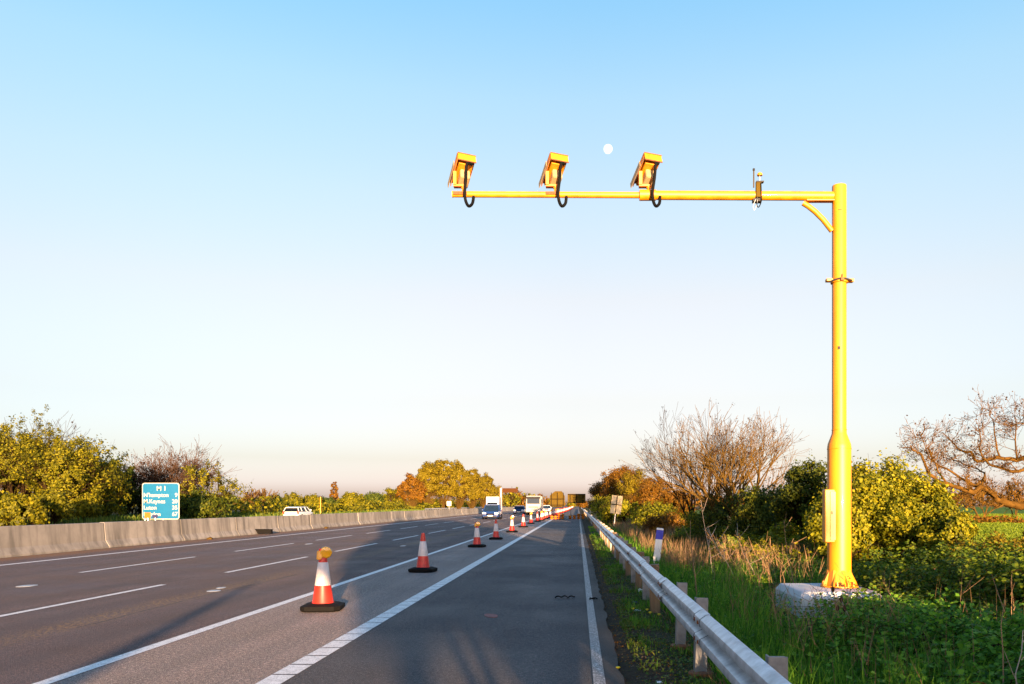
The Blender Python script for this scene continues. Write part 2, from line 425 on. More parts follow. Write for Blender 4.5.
for k_ in ('glass_blue', 'black_metal', 'glass', 'sandbag'): M[k_].node_tree.nodes['Principled BSDF'].inputs['Specular IOR Level'].default_value = .08
for k_ in ('sign_back', 'sign_brown', 'sign_frame', 'bark', 'bark_gold', 'bark_grey', 'bark_dark', 'bark_oak', 'stalk', 'stalk_pale', 'bur', 'pale_box'):
    M[k_].node_tree.nodes['Principled BSDF'].inputs['Specular IOR Level'].default_value = .05
# ------------------------------------------------------------------ terrain
def smooth01(x): x = np.clip(x, 0, 1); return x*x*(3-2*x)
def hfun(X, Y):
    X = np.asarray(X, float); Y = np.asarray(Y, float)
    h = np.full(np.broadcast(X, Y).shape, -.06)
    h = h + np.where(X > .3, smooth01((X-.3)/.5)*.06, 0)
    n = np.sin(X*2.1+Y*.7)*np.sin(Y*1.3-X)*.5+np.sin(X*.9-Y*.45)*.5
    h = h + smooth01((X-1.3)/2)*n*.06
    h = h + smooth01((X-2.5)/4)*.15 - smooth01((X-10)/6)*.55
    h = h + smooth01((X-20)/60)*smooth01((Y-60)/400)*1.6
    h = h - np.where((X < -36.5), smooth01((-36.5-X)/3)*-.35, 0)
    h = h + np.where((X > 30) | (X < -60), np.sin(X*.01)*np.sin(Y*.006)*.4, 0)*smooth01((np.abs(X)-30)/80)
    return h
def axis(segs):
    out = []
    for a, b, s in segs:
        k = max(1, int(round((b-a)/s))); out += list(np.linspace(a, b, k, endpoint=False))
    out.append(segs[-1][1]); return np.array(out)
ax = axis([(-3000, -400, 200), (-400, -80, 20), (-80, -34, 2), (-34, .3, 8), (.3, 14, .3), (14, 40, 1.5), (40, 400, 20), (400, 3000, 200)])
ay = axis([(-300, -10, 10), (-10, 50, .5), (50, 120, 3), (120, 800, 20), (800, 6000, 300)])
GX, GY = np.meshgrid(ax, ay); GZ = hfun(GX, GY)
V = np.stack([GX.ravel(), GY.ravel(), GZ.ravel()], 1); nx, ny = len(ax), len(ay)
i, j = np.meshgrid(np.arange(nx-1), np.arange(ny-1)); a = (j*nx+i).ravel()
ground = np_mesh('ground', V, np.stack([a, a+1, a+nx+1, a+nx], 1), M['ground'], smooth=True); tag(ground, kind='structure')

def sheet(name, x0, x1, y0, y1, z, mat, edge=None, nseg=1, seed=0, jag=0):
    ys = np.linspace(y0, y1, nseg+1); rg = np.random.default_rng(seed)
    vs = []
    for y in ys:
        e = rg.uniform(-jag, jag) if jag and y < 60 else 0
        vs += [(x0, y, z), (x1+e, y, z)]
    fs = [(2*k, 2*k+1, 2*k+3, 2*k+2) for k in range(nseg)]
    return MB().raw(vs, fs).build(name, mat, fixn=False)
tag(sheet('road', -18.25, -5.0, -60, 1500, 0.0, M['road']), kind='structure')
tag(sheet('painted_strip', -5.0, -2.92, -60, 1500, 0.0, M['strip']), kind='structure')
tag(sheet('hard_shoulder', -2.92, .43, -60, 1500, 0.0, M['shoulder'], nseg=4000, jag=.025, seed=2), kind='structure')
tag(sheet('far_road', -36.0, -19.5, -60, 1500, 0.0, M['road']), kind='structure')
tag(sheet('central_reserve', -19.5, -18.25, -60, 1500, .004, M['concrete']), kind='structure')

# markings
mk = MB()
def strip(mb, x, w, y0, y1, z=.005, wob=0):
    mb.raw([(x-w/2, y0, z), (x+w/2, y0, z), (x+w/2, y1, z), (x-w/2, y1, z)], [(0, 1, 2, 3)])
strip(mk, -5.08, .16, -30, 1200); strip(mk, -16.12, .20, -30, 1200)
strip(mk, -19.95, .20, -30, 1200); strip(mk, -34.9, .2, -30, 1200)
y = 17.05-18
ends = [17.0]
k = 0
for x in (-8.78, -12.42):
    off = 10.95 if x > -10 else 10.95
    for k in range(-3, 90):
        y0 = off+9*k; strip(mk, x, .13, y0, y0+6)
for x in (-24.2, -28.2, -31.6):
    for k in range(-1, 60): strip(mk, x, .13, 8+9*k, 14+9*k)
tag(mk.build('lane_marking', M['line'], fixn=False), kind='structure')
mk = MB(); strip(mk, -2.93, .24, 60, 1000, .0055); y = -20.0
while y < 60: strip(mk, -2.93, .24, y, y+(.46 if y < 30 else .5), .0055); y += .5
tag(mk.build('rumble_line_marking', M['line'], fixn=False), kind='structure')
mk = MB(); strip(mk, .205, .115, -10, 900, .0055)
tag(mk.build('edge_line_marking', M['line_worn'], fixn=False), kind='structure')

# small pale repair discs and studs set into the lanes
def patch_obj(px, py, w, l, rz, label, mat):
    z = F*EYE/(py-CY); X = (px-CX)/F*z
    mb = MB(); n = 12; rg = random.Random(px)
    ring = [(math.cos(2*math.pi*k/n)*w/2*rg.uniform(.85, 1.05), math.sin(2*math.pi*k/n)*l/2*rg.uniform(.85, 1.05)) for k in range(n)]
    mb.prism(ring, 'z', 0, .004)
    o = mb.build('repair_patch', mat, loc=(X, z, .003)); o.rotation_euler.z = rz
    return tag(o, label, 'road patch', 'repair patches in the lanes')
M['patch'] = simple('pale_patch', (.30, .32, .36), .35, var=.3, sc=15)
M['patch_red'] = simple('red_mark', (.22, .07, .06), .8, var=.5, sc=18)
patch_obj(27, 586, .34, .5, 0, 'pale repair patch furthest left in the middle lane', M['patch'])
patch_obj(214, 591, .26, .35, 0, 'nearer of the two pale patches right beside each other in the nearest lane', M['patch'])
patch_obj(221, 588, .18, .3, 0, 'farther of the two pale patches right beside each other in the nearest lane', M['patch'])
patch_obj(309, 544, .26, .8, 0, 'pale repair patch in the middle lane left of the first lamp cone top', M['patch'])
patch_obj(403, 546, .22, .6, 0, 'pale repair patch in the lane just left of the second cone', M['patch'])
o = patch_obj(491, 616, .22, .45, .3, 'faded red paint mark on the dark hard shoulder', M['patch_red'])

# ------------------------------------------------------------------ the yellow camera gantry
PX, PY = 4.18, 12.8
g = empty('camera_gantry', (PX, PY, 0)); tag(g, 'tall yellow steel gantry with three traffic cameras over the motorway, on a concrete block', 'camera gantry')
S = PY/F
def hz(py): return EYE-(py-CY)*S
mb = MB(); zb = .38
mb.lathe([(.185, zb+.02), (.185, hz(447)), (.178, hz(444)), (.118, hz(434)), (.112, hz(430)), (.112, hz(186.6)), (.108, hz(185.8))], 40)
mb.build('pole', M['yellow'], g, smooth=True)
mb = MB(); mb.lathe([(.29, zb+.005), (.29, zb+.03)], 28)
for k in range(8):
    a = math.pi*2*k/8+.2; c, s = math.cos(a), math.sin(a)
    t = .012; n_ = Vector((-s, c, 0))*t
    p = [Vector((c*.18, s*.18, zb+.03)), Vector((c*.28, s*.28, zb+.03)), Vector((c*.28, s*.28, zb+.06)), Vector((c*.18, s*.18, zb+.26))]
    mb.raw([q-n_ for q in p]+[q+n_ for q in p], [(0, 1, 2, 3), (7, 6, 5, 4), (0, 4, 5, 1), (1, 5, 6, 2), (2, 6, 7, 3), (3, 7, 4, 0)])
mb.lathe([(.245, zb+.03), (.225, zb+.12), (.192, zb+.28)], 8)
mb.build('base_plate', M['yellow'], g)
for k in range(6):
    a = 2*math.pi*k/6+.1
    MB().lathe([(.02, 0), (.02, .045), (.013, .045), (.013, .07)], 6, (.265*math.cos(a), .265*math.sin(a), zb+.03)).build('bolt', M['yellow_dull'], g)
o = MB().box((-.185, -.06, (hz(489.5)+hz(542))/2), (.17, .16, (542-489.5)*S)).build('cabinet', M['yellow'], g, bevel=.012)
MB().box((-.145, -.146, (hz(489.5)+hz(542))/2), (.09, .012, (540-492)*S)).build('door', M['yellow_dull'], o, bevel=.003)
MB().box((-.165, -.157, (hz(489.5)+hz(542))/2+.05), (.015, .012, .05)).build('handle', M['black_metal'], o)
# arm: thick inner tube, thinner outer tube with a collar
za = hz(195.5); xl = (453-CX)*S-PX; xm = (642-CX)*S-PX
MB().tube([(xm, 0, za+.005), (-.1, 0, za-.01)], .072, 24).tube([(xm-.04, 0, za+.005), (xm+.22, 0, za+.005)], .086, 24).build('arm', M['yellow'], g, smooth=True)
mb = MB().tube([(xl, 0, za+.02), (xm, 0, za+.005)], .048, 20).tube([(xl-.012, 0, za+.02), (xl, 0, za+.02)], .052, 20); mb.build('arm_extension', M['yellow'], g, smooth=True)
# bent brace under the arm
br = [at(803, 203, PY), at(808, 206, PY), at(815, 211.5, PY), at(823, 219.5, PY), at(832, 231, PY)]
br = [(p.x-PX, 0, p.z) for p in br]
mb = MB().tube(br, .042, 16)
mb.build('brace', M['yellow'], g, smooth=True)
# saddle plate under the arm root
MB().box((-.28, 0, za-.088), (.5, .12, .018)).build('arm_bracket', M['yellow_dull'], g)
# clamp ring with lifting lugs
zc = hz(281.5)
mb = MB().lathe([(.112, -.03), (.135, -.03), (.135, .02), (.112, .02)], 28, (0, 0, zc))
mb.box((-.165, -.01, zc+.015), (.10, .10, .045)); mb.box((.165, -.01, zc+.01), (.11, .10, .05))
ring = mb.build('clamp_ring', M['yellow_dull'], g, bevel=.006)
pts = [(-.17, -.08, zc-.02), (-.11, -.115, zc), (-.02, -.145, zc+.015), (.05, -.14, zc+.012), (.11, -.11, zc+.005), (.18, -.075, zc)]
MB().tube(pts, .014, 8).build('strap', M['black_metal'], ring)
MB().box((.0, -.15, zc), (.05, .03, .05)).tube([(.0, -.15, zc), (.01, -.15, zc+.09)], .008, 6).build('buckle', M['rust'], ring)
MB().box((-.02, -.113, hz(212)), (.05, .006, .012)).build('seam_slot', M['rust'], g)
MB().box((-.035, -.112, hz(349)), (.035, .008, .05)).build('drain_hole', M['black_metal'], g)
for r_, y_ in ((.118, 430), (.190, 449)): MB().lathe([(r_-.01, -.012), (r_, -.006), (r_, .006), (r_-.01, .012)], 40, (0, 0, hz(y_))).build('weld_seam', M['yellow_dull'], g)

def cam_unit(px, ang, roll):
    cx = (px-CX)*S-PX
    rot = (Matrix.Rotation(R(ang), 3, 'Z') @ Matrix.Rotation(R(-26), 3, 'X') @ Matrix.Rotation(R(roll), 3, 'Y'))
    c0 = Vector((cx-.025, .10, za+.40))
    def P(v): return c0+rot @ Vector(v)
    cu = MB().box(P((0, .0, 0)), (.225, .46, .12), rot).build('camera', M['yellow'], g, bevel=.010)
    mb = MB(); mb.box(P((0, .0, .075)), (.285, .60, .012), rot); mb.box(P((-.138, .02, .03)), (.010, .56, .09), rot); mb.box(P((.138, .02, .045)), (.010, .54, .06), rot)
    mb.box(P((0, -.30, .004)), (.285, .012, .145), rot); mb.build('sun_hood', M['yellow'], cu)
    mb = MB()
    for w_, d_, x_, y_, z_ in ((.292, .014, 0, -.308, .079), (.292, .014, 0, -.308, -.068)): mb.box(P((x_, y_, z_)), (w_, d_, .012), rot)
    mb.box(P((-.148, -.0, .072)), (.012, .60, .014), rot); mb.build('hood_rim', M['rust'], cu)
    MB().box(P((-.185, .05, -.03)), (.008, .46, .10), rot).build('side_shield', M['pale_box'], cu)
    mb = MB(); mb.box(P((.01, -.02, -.135)), (.165, .22, .17), rot); mb.build('flash_housing', M['pale_box'], cu, bevel=.03)
    lens = MB().lathe([(.050, 0), (.050, .03)], 16).build('lens', M['glass'], cu); lens.matrix_local = Matrix.Translation(P((0, .23, 0))) @ (rot @ Matrix.Rotation(R(-90), 3, 'X')).to_4x4()
    mb = MB(); mb.box((cx-.135, .02, za+.27), (.05, .10, .22)); mb.box((cx-.055, .02, za+.155), (.21, .10, .03)); mb.lathe([(.030, .0), (.030, .10), (.042, .10), (.042, .135)], 14, (cx-.0, .02, za+.02))
    mb.build('bracket', M['yellow'], cu)
    mb = MB(); mb.box((cx-.05, -.055, za+.02), (.22, .02, .045)); mb.tube([(cx-.15, -.068, za+.02), (cx+.06, -.068, za+.02)], .008, 6)
    mb.build('clamp', M['rust'], cu)
    pts = [P((.085, -.26, -.06))] + [Vector((cx+a, b, za+c)) for a, b, c in ((.085, -.24, .40), (.068, -.20, .20), (.042, -.16, .0), (.055, -.14, -.14), (.10, -.12, -.215), (.155, -.10, -.165), (.170, -.06, -.04))]
    sp = []
    for q in range(len(pts)-1):
        p0, p1, p2, p3 = pts[max(q-1, 0)], pts[q], pts[q+1], pts[min(q+2, len(pts)-1)]
        for t in (0, .25, .5, .75):
            sp.append(.5*((2*p1)+(-p0+p2)*t+(2*p0-5*p1+4*p2-p3)*t*t+(-p0+3*p1-3*p2+p3)*t**3))
    sp.append(pts[-1])
    MB().tube(sp, .024, 10).build('cable', M['black_rubber'], cu, smooth=True)
    return cu
cam_unit(463.5, 22, 4); cam_unit(555.8, 19, 4); cam_unit(649, 17, 4)
# antenna set on the arm
xa = (757.5-CX)*S-PX
an = MB().box((xa, -.07, za+.06), (.085, .06, .24)).build('antenna_box', M['sign_back'], g, bevel=.008)
MB().tube([(xa-.075, -.07, za+.10), (xa-.075, -.07, za+.37)], .010, 10).build('rod_antenna', M['sign_back'], an)
MB().tube([(xa-.075, -.07, za+.37), (xa-.075, -.07, za+.40)], .018, 10).build('antenna_tip', M['black_metal'], an)
MB().tube([(xa+.02, -.07, za+.18), (xa+.02, -.07, za+.29)], .007, 8).build('antenna_stem', M['galv'], an)
MB().lathe([(.012, 0), (.042, .004), (.044, .02), (.03, .045), (.01, .052)], 16, (xa+.02, -.07, za+.285)).build('mushroom_antenna', M['yellow_dull'], an, smooth=True)
MB().box((xa+.02, -.07, za+.185), (.12, .07, .02)).box((xa-.02, -.03, za-.095), (.13, .1, .05)).box((xa-.02, -.078, za), (.018, .012, .2)).build('clamp', M['black_metal'], an)
def loop(pts, r, name, mat, par):
    sp = []; pts = [Vector(p) for p in pts]
    for q in range(len(pts)-1):
        p0, p1, p2, p3 = pts[max(q-1, 0)], pts[q], pts[q+1], pts[min(q+2, len(pts)-1)]
        for t in (0, .25, .5, .75): sp.append(.5*((2*p1)+(-p0+p2)*t+(2*p0-5*p1+4*p2-p3)*t*t+(-p0+3*p1-3*p2+p3)*t**3))
    sp.append(pts[-1]); return MB().tube(sp, r, 8).build(name, mat, par, smooth=True)
loop([(xa+.03, -.11, za+.16), (xa+.035, -.11, za), (xa+.04, -.1, za-.12), (xa, -.1, za-.22), (xa-.03, -.1, za-.20), (xa-.03, -.08, za-.1)], .008, 'cable', M['black_rubber'], an)
loop([(xa-.05, -.1, za-.1), (xa-.09, -.1, za-.20), (xa-.075, -.1, za-.27), (xa-.04, -.1, za-.2), (xa-.02, -.08, za-.1)], .005, 'cable', M['galv'], an)

# concrete foundation block
mb = MB(); bx0, bx1, by0, by1 = 3.33, 4.60, 12.0, 13.5
ch = .09
def blockring(x0, x1, y0, y1, z): return [(x0, y0, z), (x1, y0, z), (x1, y1, z), (x0, y1, z)]
mb.raw(blockring(bx0-.0, bx1, by0, by1, -.15)+blockring(bx0, bx1, by0, by1, zb-ch)+blockring(bx0+.06, bx1-.05, by0+.10, by1-.06, zb),
       [(3, 2, 1, 0)]+[(i, (i+1) % 4, 4+(i+1) % 4, 4+i) for i in range(4)]+[(4+i, 4+(i+1) % 4, 8+(i+1) % 4, 8+i) for i in range(4)]+[(8, 9, 10, 11)])
o = mb.build('concrete_block', M['block'], bevel=.02); tag(o, 'pale chamfered concrete foundation block under the yellow pole among brambles', 'concrete block')

# ------------------------------------------------------------------ traffic cones
def make_cone(lamp, label):
    e = empty('traffic_cone'); tag(e, label, 'traffic cone', 'red and white cones closing the hard shoulder')
    mb = MB(); w = .29; c = .085
    oct_ = lambda w, c: [(-w+c, -w), (w-c, -w), (w, -w+c), (w, w-c), (w-c, w), (-w+c, w), (-w, w-c), (-w, -w+c)]
    o1, o2, o3 = oct_(w, c), oct_(w+.02, c), oct_(w-.08, c*.8)
    rings = [(o1, .0), (o2, .025), (o2, .085), (o3, .12)]
    vs = [(p, q, z) for r_, z in rings for p, q in r_]
    fs = [tuple(range(7, -1, -1))]+[(i*8+k, i*8+(k+1) % 8, i*8+8+(k+1) % 8, i*8+8+k) for i in range(3) for k in range(8)]+[tuple(24+k for k in range(8))]
    mb.raw(vs, fs).build('base', M['black_rubber'], e)
    def rr(z): return .172-(.172-.043)*((z-.09)/.88)
    H = .97
    MB().lathe([(rr(.09)+.012, .085), (rr(.12)+.006, .12), (rr(.14), .14), (rr(.42), .42)], 28).build('lower_body', M['cone_red'], e, smooth=True)
    MB().lathe([(rr(.40), .40), (rr(.42)+.004, .405), (rr(.76)+.004, .765), (rr(.77), .77)], 28).build('sleeve', M['cone_white'], e, smooth=True)
    top = .97 if not lamp else .84
    MB().lathe([(rr(.76), .76), (rr(top), top), (rr(top)-.01, top+.008)], 24).build('top', M['cone_red'], e, smooth=True)
    if lamp:
        lp = MB().box((-.045, 0, .885), (.10, .13, .15), taper=(.85, .85)).build('lamp', M['lamp_yellow'], e, bevel=.02)
        l2 = MB(); l2.lathe([(.03, -.03), (.085, -.026), (.098, -.01), (.098, .01), (.085, .026), (.03, .03)], 24)
        q = l2.build('lens', M['lamp_amber'], lp, smooth=True); q.location = (.045, -.01, .925); q.rotation_euler = (R(90), 0, R(18))
        MB().lathe([(.022, 0), (.022, .03), (.012, .038)], 12, (-.035, -.035, .955)).build('switch', M['red_plastic'], lp)
    return e
cone_lamp = make_cone(True, 'nearest lamp cone with yellow lamp, at the left edge of the shade')
cone_plain = make_cone(False, 'nearest plain cone without a lamp, pointed red top')
zs = [(323, 610.0, 1), (423, 571.8, 0), (477, 547.2, 1), (496, 539.5, 0), (512, 532.3, 1), (523.3, 527.3, 0), (531, 523.8, 1), (537.4, 521.7, 0)]
CL = ['nearest cone, yellow warning lamp on its top, just left of the shaded lane edge', 'pointed plain cone without lamp, second nearest in the row',
      'lamp-topped cone below the golden trees, third nearest in the row', 'plain pointed cone, fourth nearest, just right of the blue and white car', 'lamp-topped cone, fifth nearest in the row',
      'small plain cone, sixth nearest, left of the white lorry front', 'small lamp-topped cone in front of the white lorry, seventh nearest', 'small plain cone under the right edge of the white lorry, eighth nearest']
fl, fp = True, True; rg = random.Random(4)
for idx, (px, py, lamp) in enumerate(zs):
    z = F*EYE/(py-CY); X = (px-CX)/F*z
    src = cone_lamp if lamp else cone_plain
    if (lamp and fl) or (not lamp and fp):
        o = src
        if lamp: fl = False
        else: fp = False
    else: o = copy_tree(src)
    o.location = (X, z, .002); o['label'] = CL[idx]; o.rotation_euler.z = rg.uniform(-.25, .25) if idx else .12
z = 84.0; k = 0
while z < 430:
    o = copy_tree(cone_lamp if k % 2 == 0 and z < 140 else cone_plain); o.location = (-3.9+rg.uniform(-.1, .1)+min(1.2, (z-84)*.01), z, .002)
    o.rotation_euler.z = rg.uniform(-.4, .4)
    o['label'] = 'far red and white cone in the merging row beyond the white lorry' ; k += 1; z += 5.0

# ------------------------------------------------------------------ central concrete barrier
prof = [(-.30, 0), (-.30, .07), (-.16, .30), (-.10, .98), (-.09, 1.0), (.09, 1.0), (.10, .98), (.16, .30), (.30, .07), (.30, 0)]
def barrier_mesh():
    mb = MB(); mb.prism([(p, q) for p, q in prof], 'y', .03, 5.97); return mb
bar = barrier_mesh().build('concrete_barrier', M['concrete'], bevel=.012)
GB = 'concrete barrier units down the central reserve'
tag(bar, 'grey concrete barrier unit in the central reserve', 'concrete barrier', GB)
bars = [bar]; y0s = [31.2-6*k for k in range(2, 0, -1)]+[31.2+6*k for k in range(0, 75)]
for k, y0 in enumerate(y0s):
    o = bar if k == 0 else copy_tree(bar)
    o.location = (-18.60+rg.uniform(-.012, .012), y0, rg.uniform(-.01, .01)+.0)
    o['label'] = 'concrete barrier unit in the long central reserve row, bare of anything'
lab = {31.2-6: 'leftmost grey concrete barrier unit, cut by the photo edge', 31.2: 'barrier unit left of the joint under the blue sign', 37.2: 'barrier unit right below the blue sign, its joint at the sign corner', 49.2: 'barrier unit with the black rubber debris near its foot'}
for o in bpy.data.objects:
    if o.name.startswith('concrete_barrier'):
        for q, t in lab.items():
            if abs(o.location.y-q) < .1: o['label'] = t

# ------------------------------------------------------------------ steel crash barrier on the right
XR = 1.10
def wbeam(x, y0, y1, zc=.60, face=-1):
    """open W section, traffic face towards -X"""
    p = [(.0, .155), (.03, .158), (-.045, .115), (-.058, .075), (-.045, .040), (.022, .012), (.022, -.012), (-.045, -.040), (-.058, -.075), (-.045, -.115), (.03, -.158), (.0, -.155)]
    p = [(.030, .158), (.0, .150), (-.045, .118), (-.052, .085), (-.045, .052), (.025, .018), (.025, -.018), (-.045, -.052), (-.052, -.085), (-.045, -.118), (.0, -.150), (.030, -.158)]
    t = .004; vs = []
    for y in (y0, y1):
        for a_, b_ in p: vs.append((x-face*0+a_, y, zc+b_))
        for a_, b_ in p: vs.append((x+a_+t, y, zc+b_))
    n = len(p); fs = []
    for i in range(n-1):
        fs.append((i, i+1, 2*n+i+1, 2*n+i)); fs.append((n+i+1, n+i, 3*n+i, 3*n+i+1))
        fs.append((i+1, i, n+i, n+i+1)); fs.append((2*n+i, 2*n+i+1, 3*n+i+1, 3*n+i))
    fs.append((0, 2*n, 3*n, n)); fs.append((n-1, 2*n-1, 4*n-1, 3*n-1))
    return vs, fs
rail = empty('crash_barrier', (0, 0, 0)); tag(rail, 'long galvanised steel crash barrier on posts along the right verge', 'crash barrier')
mb = MB(); jn = [.6+3.2*k for k in range(0, 90)]
for k, yj in enumerate(jn):
    dx = .006*(k % 2); ofs = math.sin(k*1.7)*.012 if k > 2 else 0
    vs, fs = wbeam(XR-.012*(k % 2), yj-.16, yj+3.2+.16, .60+ofs*.4)
    mb.raw(vs, fs)
mb.build('rail_beam', M['galv'], rail, smooth=True, fixn=False)
mb = MB()
for k, yj in enumerate(jn[:20]):
    vs, fs = wbeam(XR-.015, yj-.172, yj-.158, .60, ); mb.raw(vs, fs); vs, fs = wbeam(XR-.015, yj+.165, yj+.172, .60); mb.raw(vs, fs)
mb.build('joint_edge', M['black_metal'], rail, fixn=False)
mb = MB()
for k, yj in enumerate(jn[:12]):
    for dy in (-.10, .10):
        for dz in (.085, -.085):
            mb.lathe([(.017, 0), (.017, .012), (.010, .016)], 8)
            vs = mb.v[-24:]; vs = [(XR-.054-.006-v[2], yj+dy+v[0], .60+dz+v[1]) for v in vs]; mb.v[-24:] = vs
mb.build('bolts', M['rust'], rail)
posts = [(4.9, 0), (7.96, 0), (9.5, 0), (12.6, 1), (14.3, 0), (15.9, 1), (17.4, 0), (19.1, 1), (20.6, 0), (22.3, 0), (23.8, 1)]
y = 25.5
while y < 150: posts.append((y, 0 if int(y) % 3 else 1)); y += 1.6
rgp = random.Random(9)
for y, wood in posts:
    ti = rgp.uniform(-.03, .03)
    o = MB()
    if wood: o.box((0, 0, .36), (.16, .12, .80)); m_ = M['post_wood']
    else:
        o.prism([(-.06, -.045), (.06, -.045), (.06, -.037), (-.048, -.037), (-.048, .045), (-.06, .045)], 'z', -.1, .775); m_ = M['post_steel']
        o.box((0, .0, .37), (.118, .07, .79))
    q = o.build('post', m_, rail, bevel=.006 if y < 18 else 0); q.location = (XR+.115, y, 0); q.rotation_euler = (ti, -ti, rgp.uniform(-.1, .1))
    if not wood and y < 18:
        pass
for y in (4.9, 7.96, 9.5):
    MB().lathe([(.13, -.05), (.12, .035), (.04, .05)], 12, (XR+.12, y, 0)).build('post_footing', M['rust'], rail)

far = empty('crash_barrier', (0, 0, 0)); tag(far, 'distant low steel crash barrier on the far verge beyond the concrete wall', 'crash barrier')
mb = MB(); vs, fs = wbeam(-36.4, 190, 420, .62); mb.raw([(-v[0]-72.8, v[1], v[2]) for v in vs], fs); mb.build('rail_beam', M['galv'], far)
y = 192
while y < 410:
    MB().box((-36.55, y, .35), (.12, .08, .75)).build('post', M['post_steel'], far); y += 3.2

# ------------------------------------------------------------------ marker post, signs
mpz = 21.5; P0 = at(655.5, 566, mpz)
e = empty('marker_post', (P0.x, P0.y, hfun(P0.x, P0.y)-.02)); tag(e, 'leaning white marker post with blue top band in the grass behind the crash barrier', 'marker post')
e.rotation_euler = (R(3), R(6), R(4))
pr = lambda w, d: [(-w, -d), (w, -d), (w*.8, d), (-w*.8, d)]
MB().prism(pr(.095, .035), 'z', 0, .80).build('post', M['white'], e, bevel=.006)
MB().prism(pr(.097, .037), 'z', .80, 1.05).build('reflector_band', M['blue'], e, bevel=.004)
MB().prism(pr(.095, .035), 'z', 1.052, 1.10).build('cap', M['white'], e, bevel=.008)

def text_mesh(body, size, loc, par, mat, name='lettering', align='LEFT', bold=.006, sx=1.0):
    cu = bpy.data.curves.new(name, 'FONT'); cu.body = body; cu.size = size; cu.extrude = .008; cu.offset = bold; cu.align_x = align
    cu.resolution_u = 3
    t = bpy.data.objects.new(name, cu); COL.objects.link(t)
    bpy.context.view_layer.update()
    me = bpy.data.meshes.new_from_object(t.evaluated_get(bpy.context.evaluated_depsgraph_get()))
    bpy.data.objects.remove(t, do_unlink=True)
    o = bpy.data.objects.new(name, me); COL.objects.link(o); me.materials.clear(); me.materials.append(mat)
    o.parent = par; o.location = loc; o.rotation_euler = (R(90), 0, 0); o.scale = (sx, 1, 1)
    return o
# route sign on the far verge
sz = 71.0; c = at(160.7, 501.2, sz); s_ = sz/F
sg = empty('route_sign', (c.x, c.y, 0)); tag(sg, 'large bright blue motorway distance sign in white lettering before the trees on the left', 'road sign')
wv, hv = 37.2*s_, 36.6*s_
def rrect(w, h, r, n=5):
    out = []
    for cx_, cy_, a0 in ((w/2-r, h/2-r, 0), (-w/2+r, h/2-r, 90), (-w/2+r, -h/2+r, 180), (w/2-r, -h/2+r, 270)):
        for k in range(n+1):
            a = R(a0+90*k/n); out.append((cx_+r*math.cos(a), cy_+r*math.sin(a)))
    return out
pn = MB().prism([(p, q+c.z) for p, q in rrect(wv, hv, .22)], 'y', .0, .05).build('panel', M['sign_edge'], sg)
MB().prism([(p, q+c.z) for p, q in rrect(wv-.14, hv-.14, .17)], 'y', -.012, -.002).build('blue_face', M['sign_blue'], pn)
def row(txt, num, y, size=.50):
    text_mesh(txt, size, (-wv/2+.14, -.018, c.z+y), pn, M['sign_edge'], sx=.98)
    text_mesh(num, size, (wv/2-.14, -.018, c.z+y), pn, M['sign_edge'], align='RIGHT')
text_mesh('M 1', .56, (.08, -.018, c.z+hv/2-.68), pn, M['sign_edge'], align='CENTER', bold=.012)
row("N'hampton", '9', hv/2-1.24); row('M.Keynes', '20', hv/2-1.80); row('Luton', '35', hv/2-2.36); row('London', '67', hv/2-2.93)
for xx in (-wv*.44, -wv*.3, wv*.05, wv*.38):
    MB().tube([(xx, .12, -.1), (xx, .12, c.z+hv*.45)], .06, 10).build('post', M['galv'], sg)
# two small plates on stakes in front of the sign
for (px, py, w, h, mm, lb) in ((147.6, 515.2, 6.2, 5.6, 'orange', 'small orange plate on a stake at the lower left of the blue sign'), (155, 516.4, 5.2, 3.0, 'navy', 'small dark blue plate on a stake below the blue sign')):
    zz = 62; cc = at(px, py, zz); e = empty('marker_plate', (cc.x, cc.y, 0)); tag(e, lb, 'marker plate')
    MB().box((0, 0, cc.z), (w*zz/F, .04, h*zz/F)).build('plate', M[mm], e, bevel=.01)
    MB().tube([(0, .05, -.1), (0, .05, cc.z)], .035, 8).build('stake', M['galv'], e)
# small white sign by the golden trees, thin yellow post, cream sign back on the right verge
cc = at(449, 503.5, 215); e = empty('small_sign', (cc.x, cc.y, 0)); tag(e, 'tiny white square sign before the tall golden trees', 'road sign')
MB().box((0, 0, cc.z), (1.1, .05, 1.2)).build('plate', M['white'], e); MB().tube([(0, .08, -.2), (0, .08, cc.z)], .05, 8).build('post', M['galv'], e)
cc = at(320.5, 497, 116); e = MB().tube([(0, 0, -.2), (0, 0, cc.z)], .06, 8).build('thin_post', M['lamp_yellow'], loc=(cc.x, cc.y, 0)); tag(e, 'thin upright yellow post between the small trees on the left', 'post')

def quad_sign(px, py, z, w, h, rz, tilt, label, post_py, frame=True):
    cc = at(px, py, z); e = empty('sign_back', (cc.x, cc.y, 0), rz); tag(e, label, 'road sign')
    rot = Matrix.Rotation(R(tilt), 3, 'Y')
    pl = MB().box((0, 0, cc.z), (w, .03, h), rot).build('plate', M['cream_plate'], e)
    mb = MB()
    mb.box((0, -.03, cc.z), (.045, .03, h*.98), rot); mb.box((0, -.034, cc.z), (w*.98, .03, .045), rot)
    mb.build('frame', M['sign_frame'], pl)
    b = Vector((0, 0, cc.z)); dn = rot @ Vector((0, 0, -1)); gz = hfun(cc.x, cc.y)-.1
    L_ = (cc.z-gz)/abs(dn.z)
    MB().tube([b+Vector((0, .04, 0)), b+dn*L_+Vector((0, .04, 0))], .035, 8).build('post', M['galv'], e)
quad_sign(616.4, 504.6, 52, .70, 1.18, -.2, 7, 'cream sign seen from behind, tilted, on the right verge beside the rusty bushes', 0)
quad_sign(590, 503.6, 100, .5, .75, 0, 0, 'tiny cream sign back at the far end of the crash barrier', 0)

